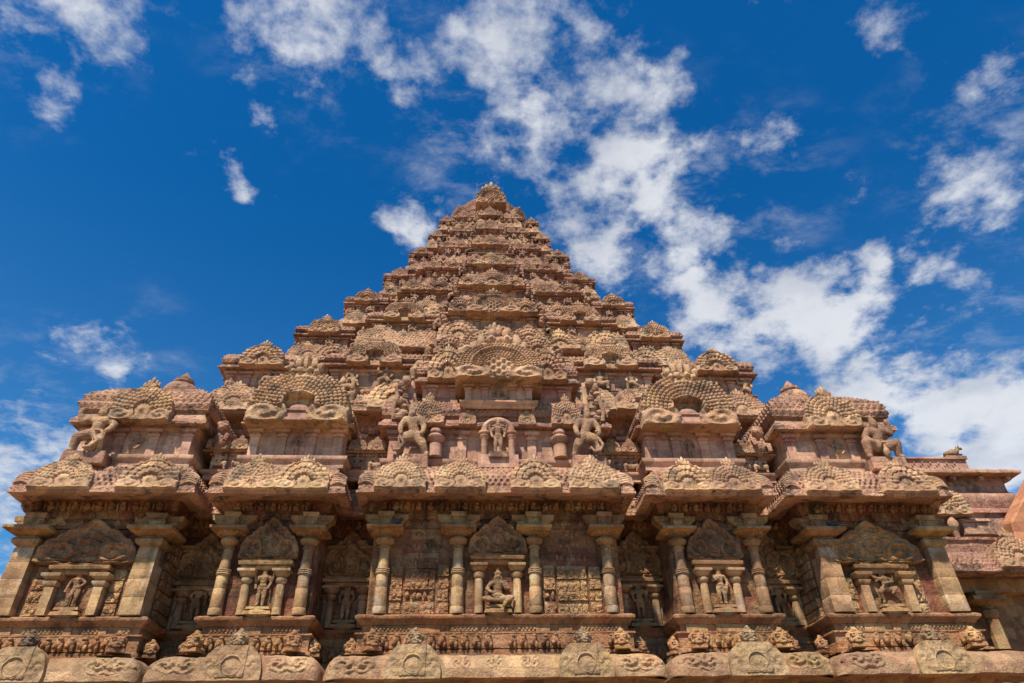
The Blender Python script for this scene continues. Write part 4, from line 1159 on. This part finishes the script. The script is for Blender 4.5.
# --- neck, dome, crowning gable
nk = MB(); nk.lathe([(2.7, 37.3), (2.7, 38.2), (2.75, 38.3), (2.75, 38.9), (2.55, 39.0), (2.55, 39.6), (2.9, 39.7)], 24, (0, YC, 0))
neck = put('neck', nk.mesh('neck', 'plain', smooth=35), T)
pth = [(2.8*math.cos(a), YC+2.8*math.sin(a)) for a in np.linspace(0, -2*math.pi, 48, endpoint=False)]
pth = pth[::-1]
pr = [(-.3, 39.6), (.45, 39.55), (.5, 39.65), (.42, 39.8), (.30, 39.9), (.34, 40.3), (.2, 41.0), (-.2, 41.8), (-.9, 42.7), (-1.7, 43.3), (-2.5, 43.6), (-2.76, 43.65)]
fn = scales(.2, .2, .06)
dm = MB(); dm.sweep(pth, pr, closed=True, ds=.1, dt=.08, disp=lambda s, t: fn(s, t)*(t > 1.3))
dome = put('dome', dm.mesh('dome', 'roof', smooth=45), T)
fb = MB(); fb.lathe([(.7, 43.5), (.75, 43.7), (.45, 43.85), (.3, 43.95), (.6, 44.2), (.65, 44.45), (.4, 44.7), (.18, 44.8), (.2, 44.95), (.08, 45.3), (.02, 45.6)], 16, (0, YC, 0))
put('finial', fb.mesh('finial', 'roof', smooth=40), dome)
sg = put('dome_gable', gmesh('peacock', 1, 1.2, False, .5), dome, (.12, 12.75, 39.6), (1.18, 1.2, 1.35))
mb = MB()
mb.box(-.42, .42, -.2, .25, -.05, .12, .04, .03)
for (x, z, rx_, rz_) in ((0, .5, .17, .42), (-.3, .38, .15, .28), (.3, .38, .15, .28), (-.52, .24, .14, .18), (.52, .24, .14, .18), (-.16, .24, .16, .2), (.16, .24, .16, .2)):
    mb.ball((x, -.05, z), (rx_, .17, rz_), 9, 7, .18, x*7)
put('crest', mb.mesh('crest', 'gable', smooth=60), dome, (.12, 12.8, 41.0), 1.15)
for a in (-.75, .75, -1.5, 1.5):
    put('dome_gable', gmesh('fan', 0, 1.0, True, .5), dome, (3.4*math.sin(a), YC-3.4*math.cos(a), 39.7), (.7, .8, .85), rz=a)
for x in (-1.6, 1.6, -2.9, 2.9):
    put('carved_figure', FMESH['squat'], T, (x, 13.1, 37.6), (.9, .7, .9))
lr = MB(); lr.tube([(-.95, 12.9, 40.4), (-.95, 12.9, 42.1)], .02, 6); lr.tube([(-.95+1.15*t, 12.9, 41.75+.42*math.sin(t*2.4)) for t in np.linspace(0, 1, 8)], .02, 6)
put('lightning_rod', lr.mesh('lightning_rod', 'metal'), T)
flush(T)

# ------------------------------------------------------------------ free statues on the first terrace
def statue(fig, loc, sc, label, group=None, club=None, ped=None, mat='statue'):
    o = tag(bpy.data.objects.new('statue', FMESH[fig]), label, 'statue', group); COL.objects.link(o)
    o.location = loc; o.scale = sc
    if club:
        c_ = bpy.data.objects.new('club', club.mesh('club', 'statue', smooth=55)); COL.objects.link(c_); c_.parent = o
    if ped:
        p_ = bpy.data.objects.new('pedestal', ped.mesh('pedestal', 'ledge', bevel=.02)); COL.objects.link(p_); p_.parent = o
    return o
def club(x, top=.45, tail=True):
    mb = MB()
    mb.lathe([(.03, 0), (.06, .03), (.07, .1), (.05, .16), (.028, .2), (.028, top), (.05, top+.02), (.03, top+.05)], 10, (x, -.14, .0))
    if tail:
        mb.tube([(x, -.2, .3), (x+.09, -.22, .18), (x+.02, -.22, .06), (x-.1, -.2, .05), (x-.16, -.16, .15)], [.03, .033, .033, .03, .02], 8)
    return mb
def gped():
    mb = MB(); mb.box(-.36, .36, -.13, .32, -.26, .015, .01, .01); return mb
Gd = 'guardian figures on the first terrace'
statue('stride', (-14.66, .45, 12.93), (2.1, 1.7, 1.9), 'broad guardian figure stepping over a snake on the left corner of the terrace', Gd, club(.1, .40), gped())
statue('squat', (14.8, .45, 12.93), (1.9, 1.7, 1.95), 'squatting guardian figure with knees spread on the right corner of the terrace', Gd, club(0, .28, False), gped())
statue('lean', (-3.15, .58, 12.97), (1.8, 1.6, 2.2), 'guardian figure leaning on a club left of the central terrace shrine', Gd, club(-.24, .42), gped())
statue('lean_r', (3.45, .58, 12.97), (1.8, 1.6, 2.2), 'guardian figure leaning on a club right of the central terrace shrine', Gd, club(.2, .42), gped())
pd = MB(); pd.box(-.24, .24, -.16, .16, -.18, 0)
statue('four_arm', (.07, .72, 13.2), (1.5, 1.2, 1.38), 'upright deity under the small arch in the middle of the first terrace', None, None, pd)
# spiral serpent pillars rising behind the central guardians
for s_ in (-1, 1):
    mb = MB()
    pts = []; rs = []
    mb.tube([(.1+.06*math.sin(t*5), 0, t*1.75) for t in np.linspace(0, 1, 9)], [.2, .2, .19, .18, .17, .16, .14, .12, .06], 9)
    rq = random.Random(3+s_)
    for i in range(11):
        t = i/10; q_ = (1-.4*t)*rq.uniform(.8, 1.2)
        mb.ball((.04+.13*math.sin(i*2.4), -.14-.05*math.cos(i*1.7), .05+t*1.6), (.19*q_, .15*q_, .13*q_), 10, 7, .3, i*1.9)
    mb.tube([(-.22, -.05, .0), (-.26, -.12, .5), (-.12, -.2, .95), (-.2, -.15, 1.35), (-.05, -.15, 1.65)], [.1, .1, .09, .08, .05], 8)
    mb.ball((.16, -.1, 1.72), (.2, .2, .24), 10, 8, .25, 2); mb.ball((-.05, -.16, 1.5), (.13, .14, .2), 9, 7, .3, 5)
    b2 = MB(); b2.box(.05, .5, .1, .32, -.2, 1.9, .08, .02)
    p = tag(put('serpent_pillar', mb.mesh('serpent_pillar', 'statue', smooth=60), None, (s_*3.85+.12, .95, 14.7), (s_*-1, 1, 1)),
            'coiled serpent pillar rising behind the guardian on the %s of the central shrine' % ('left' if s_ < 0 else 'right'), 'carved pillar', 'serpent pillars behind the guardians')
    q = bpy.data.objects.new('backing_slab', b2.mesh('backing_slab', 'plain', bevel=.02)); COL.objects.link(q); q.parent = p

# ------------------------------------------------------------------ the hall joined to the right of the tower
HY = 4.0
H = empty('temple_hall', 'salmon plastered flat-roofed hall with deep eaves right of the tower', 'hall', (19, HY, 0))
def hput(name, mb, mat, parent=H, **kw):
    mb.xf(Matrix.Translation((-19, -HY, 0)) if parent is H else Matrix.Identity(4))
    return put(name, mb.mesh(name, mat, **kw), parent)
mb = MB()
hp_ = [(15.8, HY+.2), (22.3, HY+.2), (22.3, 20)]
mb.sweep(hp_, [(0, 9.3), (0, 11.3), (.1, 11.35), (.1, 11.5), (0, 11.55), (0, 12.25), (.12, 12.3), (.12, 12.45), (.05, 12.5), (.14, 12.75), (.18, 12.95), (.14, 13.15), (.02, 13.25), (0, 13.3), (0, 14.0)], ds=.5, amp=.01, caps=False)
uw = hput('upper_wall', mb, 'hall', smooth=40)
mb = MB(); mb.sweep([(15.0, HY-.1), (22.3+.3, HY-.1), (22.6, 20)], [(-.4, 13.95), (.2, 13.9), (.25, 13.93), (.25, 14.05), (.05, 14.15), (-.3, 14.3), (-.9, 14.5), (-3, 14.52)], ds=.4, dt=.1, disp=lambda s, t: scales(.22, .16, .03)(s, t)*(t > .8), amp=.012)
ev_ = hput('eaves', mb, 'ledge', smooth=40)
mb = MB()
mb.box(15.5, 21.3, HY+.5, HY+.9, 14.3, 14.95, 0, .03); mb.box(15.5, 21.35, HY+.42, HY+.95, 14.95, 15.03)
for i in range(40):
    x = 15.9+i*.125
    mb.box(x, x+.06, HY+.46, HY+.52, 14.5+.11*(i % 3), 14.6+.11*(i % 3))
mb.box(20.4, 21.35, HY+.42, HY+.95, 15.03, 15.12)
hput('parapet', mb, 'plain', bevel=.012)
mb = MB()
for i in range(5):
    mb = MB(); mb.box(17.3+i*1.25, 17.5+i*1.25, HY-.1, HY+.25, 13.72, 13.9)
    hput('eaves_bracket', mb, 'hall', bevel=.02)
mb = MB(); mb.sweep([(16.0, HY-1.2), (30, HY-1.2)], [(-1.5, 9.55), (-.05, 9.42), (0, 9.46), (0, 9.7), (-.06, 9.75), (-.15, 10.0), (-.4, 10.25), (-.7, 10.4), (-.7, 10.85), (-.62, 10.9), (-.62, 11.0), (-1.6, 11.05)], ds=.07, dt=.07, disp=lambda s, t: scales(.2, .15, .05)(s, t)*((t > 1.75) & (t < 2.5)), amp=.02)
lc = hput('lower_cornice', mb, 'roof', smooth=45)
def hgable(x, y, z, sx, sz, kind='fan', rx=-.2, crown=True):
    return put('hall_gable', gmesh(kind, 1, .7, crown, 1.0), lc, (x-19, y-HY, z), (sx, .8, sz), rx=rx)
hgable(20.4, HY-1.15, 9.55, 1.05, 1.15)
hgable(18.8, HY-.4, 11.95, 1.0, 1.05, 'fan_flower', -.1)
hgable(17.2, HY-.2, 11.5, .7, 1.0, 'fan', -.1)
mb = MB(); mb.ball((18.75, HY-.45, 11.55), (.22, .15, .32), 12, 8, .1, 1); mb.tube([(18.75, HY-.4, 11.3), (18.75, HY-.4, 10.9)], [.14, .1], 8)
hput('gable_pendant', mb, 'gable', smooth=50)
mb = MB()
for (x0, x1, z0, z1) in ((17.5, 18.25, 11.2, 11.75), (19.25, 20.4, 11.2, 11.72), (16.4, 17.3, 11.1, 11.5)):
    mb = MB(); mb.box(x0, x1, HY-.35, HY+.25, z0, z1, .02, .05); mb.box(x0-.06, x1+.06, HY-.42, HY+.25, z1, z1+.14, 0, .05)
    hput('terrace_block', mb, 'hall', bevel=.02)
mb = MB()
mb.box(16.2, 17.35, HY+1.2, HY+1.5, 0, 9.5); mb.box(18.15, 30, HY+.5, HY+1.3, 0, 9.45); mb.box(16.2, 30, HY-.15, HY+1.3, 8.95, 9.5)
mb.box(17.85, 18.15, HY+.3, HY+1.3, 0, 8.95); mb.box(16.2, 30, HY-.6, HY+.4, 5.0, 6.2)
mb.box(15.9, 18.4, HY+1.6, HY+5, 0, 9.5)
hput('lower_wall', mb, 'capital', bevel=.02)
mb = MB(); mb.lathe([(.26, 6.2), (.25, 7.9), (.2, 7.95), (.3, 8.05), (.33, 8.15), (.33, 8.25), (.22, 8.32), (.22, 8.38), (.5, 8.55), (.6, 8.6)], 8, (19.0, HY-.1, 0), .5)
mb.box(18.35, 19.65, HY-.5, HY+.35, 8.6, 8.74); mb.box(18.6, 19.4, HY-.35, HY+.3, 8.74, 8.96)
hput('porch_column', mb, 'capital', smooth=35)
# sloping orange flank wall further right
mb = MB()
pts = [(20.55, 9.9), (20.8, 11.45), (23.5, 14.25), (27.5, 18.3), (30, 18.5), (30, 9.9)]
n = len(pts)
V = [(x, 3.0, z) for x, z in pts]+[(x+.15, 3.7, z+.25) for x, z in pts]
mb.add(V, [tuple(range(n-1, -1, -1))[::1], tuple(range(n, 2*n))]+[(i, (i+1) % n, n+(i+1) % n, n+i) for i in range(n)])
me = mb.mesh('flank_wall', 'orange', bevel=.06)
bm = bmesh.new(); bm.from_mesh(me); bmesh.ops.recalc_face_normals(bm, faces=bm.faces); bm.to_mesh(me); bm.free()
tag(put('flank_wall', me), 'sloping orange plastered flank wall at the far right edge', 'wall')
# bull on the hall parapet
mb = MB()
mb.ball((0, 0, .22), (.5, .2, .2), 14, 10, .06, 1); mb.ball((.12, 0, .42), (.16, .13, .14), 10, 8); mb.tube([(.35, 0, .3), (.5, 0, .5), (.56, -.02, .6)], [.16, .13, .11], 9)
mb.ball((.66, -.02, .6), (.17, .1, .1), 10, 8); mb.ball((.8, -.02, .56), (.07, .07, .06), 8, 6)
for s_ in (-1, 1):
    mb.tube([(.58, s_*.07, .67), (.6, s_*.11, .78), (.64, s_*.09, .84)], [.03, .025, .012], 6); mb.ball((.54, s_*.14, .64), (.05, .06, .03), 6, 5)
    mb.tube([(.35, s_*.15, .1), (.55, s_*.17, .06), (.42, s_*.2, .03)], [.07, .06, .05], 7); mb.tube([(-.35, s_*.16, .15), (-.12, s_*.22, .08), (-.3, s_*.23, .03)], [.1, .07, .05], 7)
bl = tag(put('bull_statue', mb.mesh('bull_statue', 'lion', smooth=60), None, (20.85, HY+.68, 15.16), (.72, .9, .72)), 'small seated stone bull on the parapet of the hall roof', 'statue')

# ------------------------------------------------------------------ pigeons on the capitals
PG = MB()
PG.ball((0, 0, .1), (.15, .075, .075), 12, 8); PG.tube([(.1, 0, .13), (.15, 0, .2), (.165, 0, .235)], [.055, .04, .038], 8); PG.ball((.17, 0, .245), (.042, .036, .038), 8, 6)
PG.lathe([(.012, 0), (.002, .05)], 5, (0, 0, 0)) if False else None
PG.tube([(.2, 0, .24), (.245, 0, .23)], [.013, .004], 6); PG.tube([(-.12, 0, .1), (-.2, 0, .08), (-.3, 0, .06)], [.05, .045, .03], 8)
pm = PG.mesh('pigeon', 'feather', smooth=70)
lg = MB(); lg.tube([(.02, -.025, .04), (.02, -.03, 0)], .008, 5); lg.tube([(.02, .025, .04), (.02, .03, 0)], .008, 5)
lgm = lg.mesh('legs', 'metal')
for x, y, rz_, lb in ((-3.45, FY-.72, 1.0, 'dark pigeon perched on the left pilaster capital of the central bay'), (12.2, FY-.5, 2.2, 'dark pigeon perched on the left capital of the right end bay')):
    p = tag(put('pigeon', pm, None, (x, y, 10.42), 1.15, rz=rz_), lb, 'bird', 'pigeons on the pilaster capitals')
    l_ = bpy.data.objects.new('legs', lgm); COL.objects.link(l_); l_.parent = p
# ------------------------------------------------------------------ weeds rooted in the joints
def weed(seed, n=14):
    rr = random.Random(seed); mb = MB()
    for i in range(n):
        a, b = rr.uniform(0, 6.28), rr.uniform(.1, .9); L = rr.uniform(.12, .24)
        d = Vector((math.cos(a)*math.sin(b), math.sin(a)*math.sin(b), math.cos(b)))*L
        s_ = Vector((-math.sin(a), math.cos(a), 0))*L*.22
        c_ = Vector((0, 0, .02))
        mb.add([c_, c_+d*.5-s_, c_+d, c_+d*.5+s_], [(0, 1, 2, 3)])
    return mb
for x, y, z, q, lb in ((-12.05, .58, 14.2, .9, 'tiny green weed under the eaves of the left corner shrine'), (14.05, .58, 14.3, 1.0, 'tiny green weed under the eaves of the right corner shrine'),
                       (2.95, 12.1, 35.3, 2.2, 'green weed tuft growing high on the tower near its top')):
    tag(put('weed', weed(x).mesh('weed', 'leaf'), None, (x, y, z), q), lb, 'plant', 'weeds rooted in the stonework')
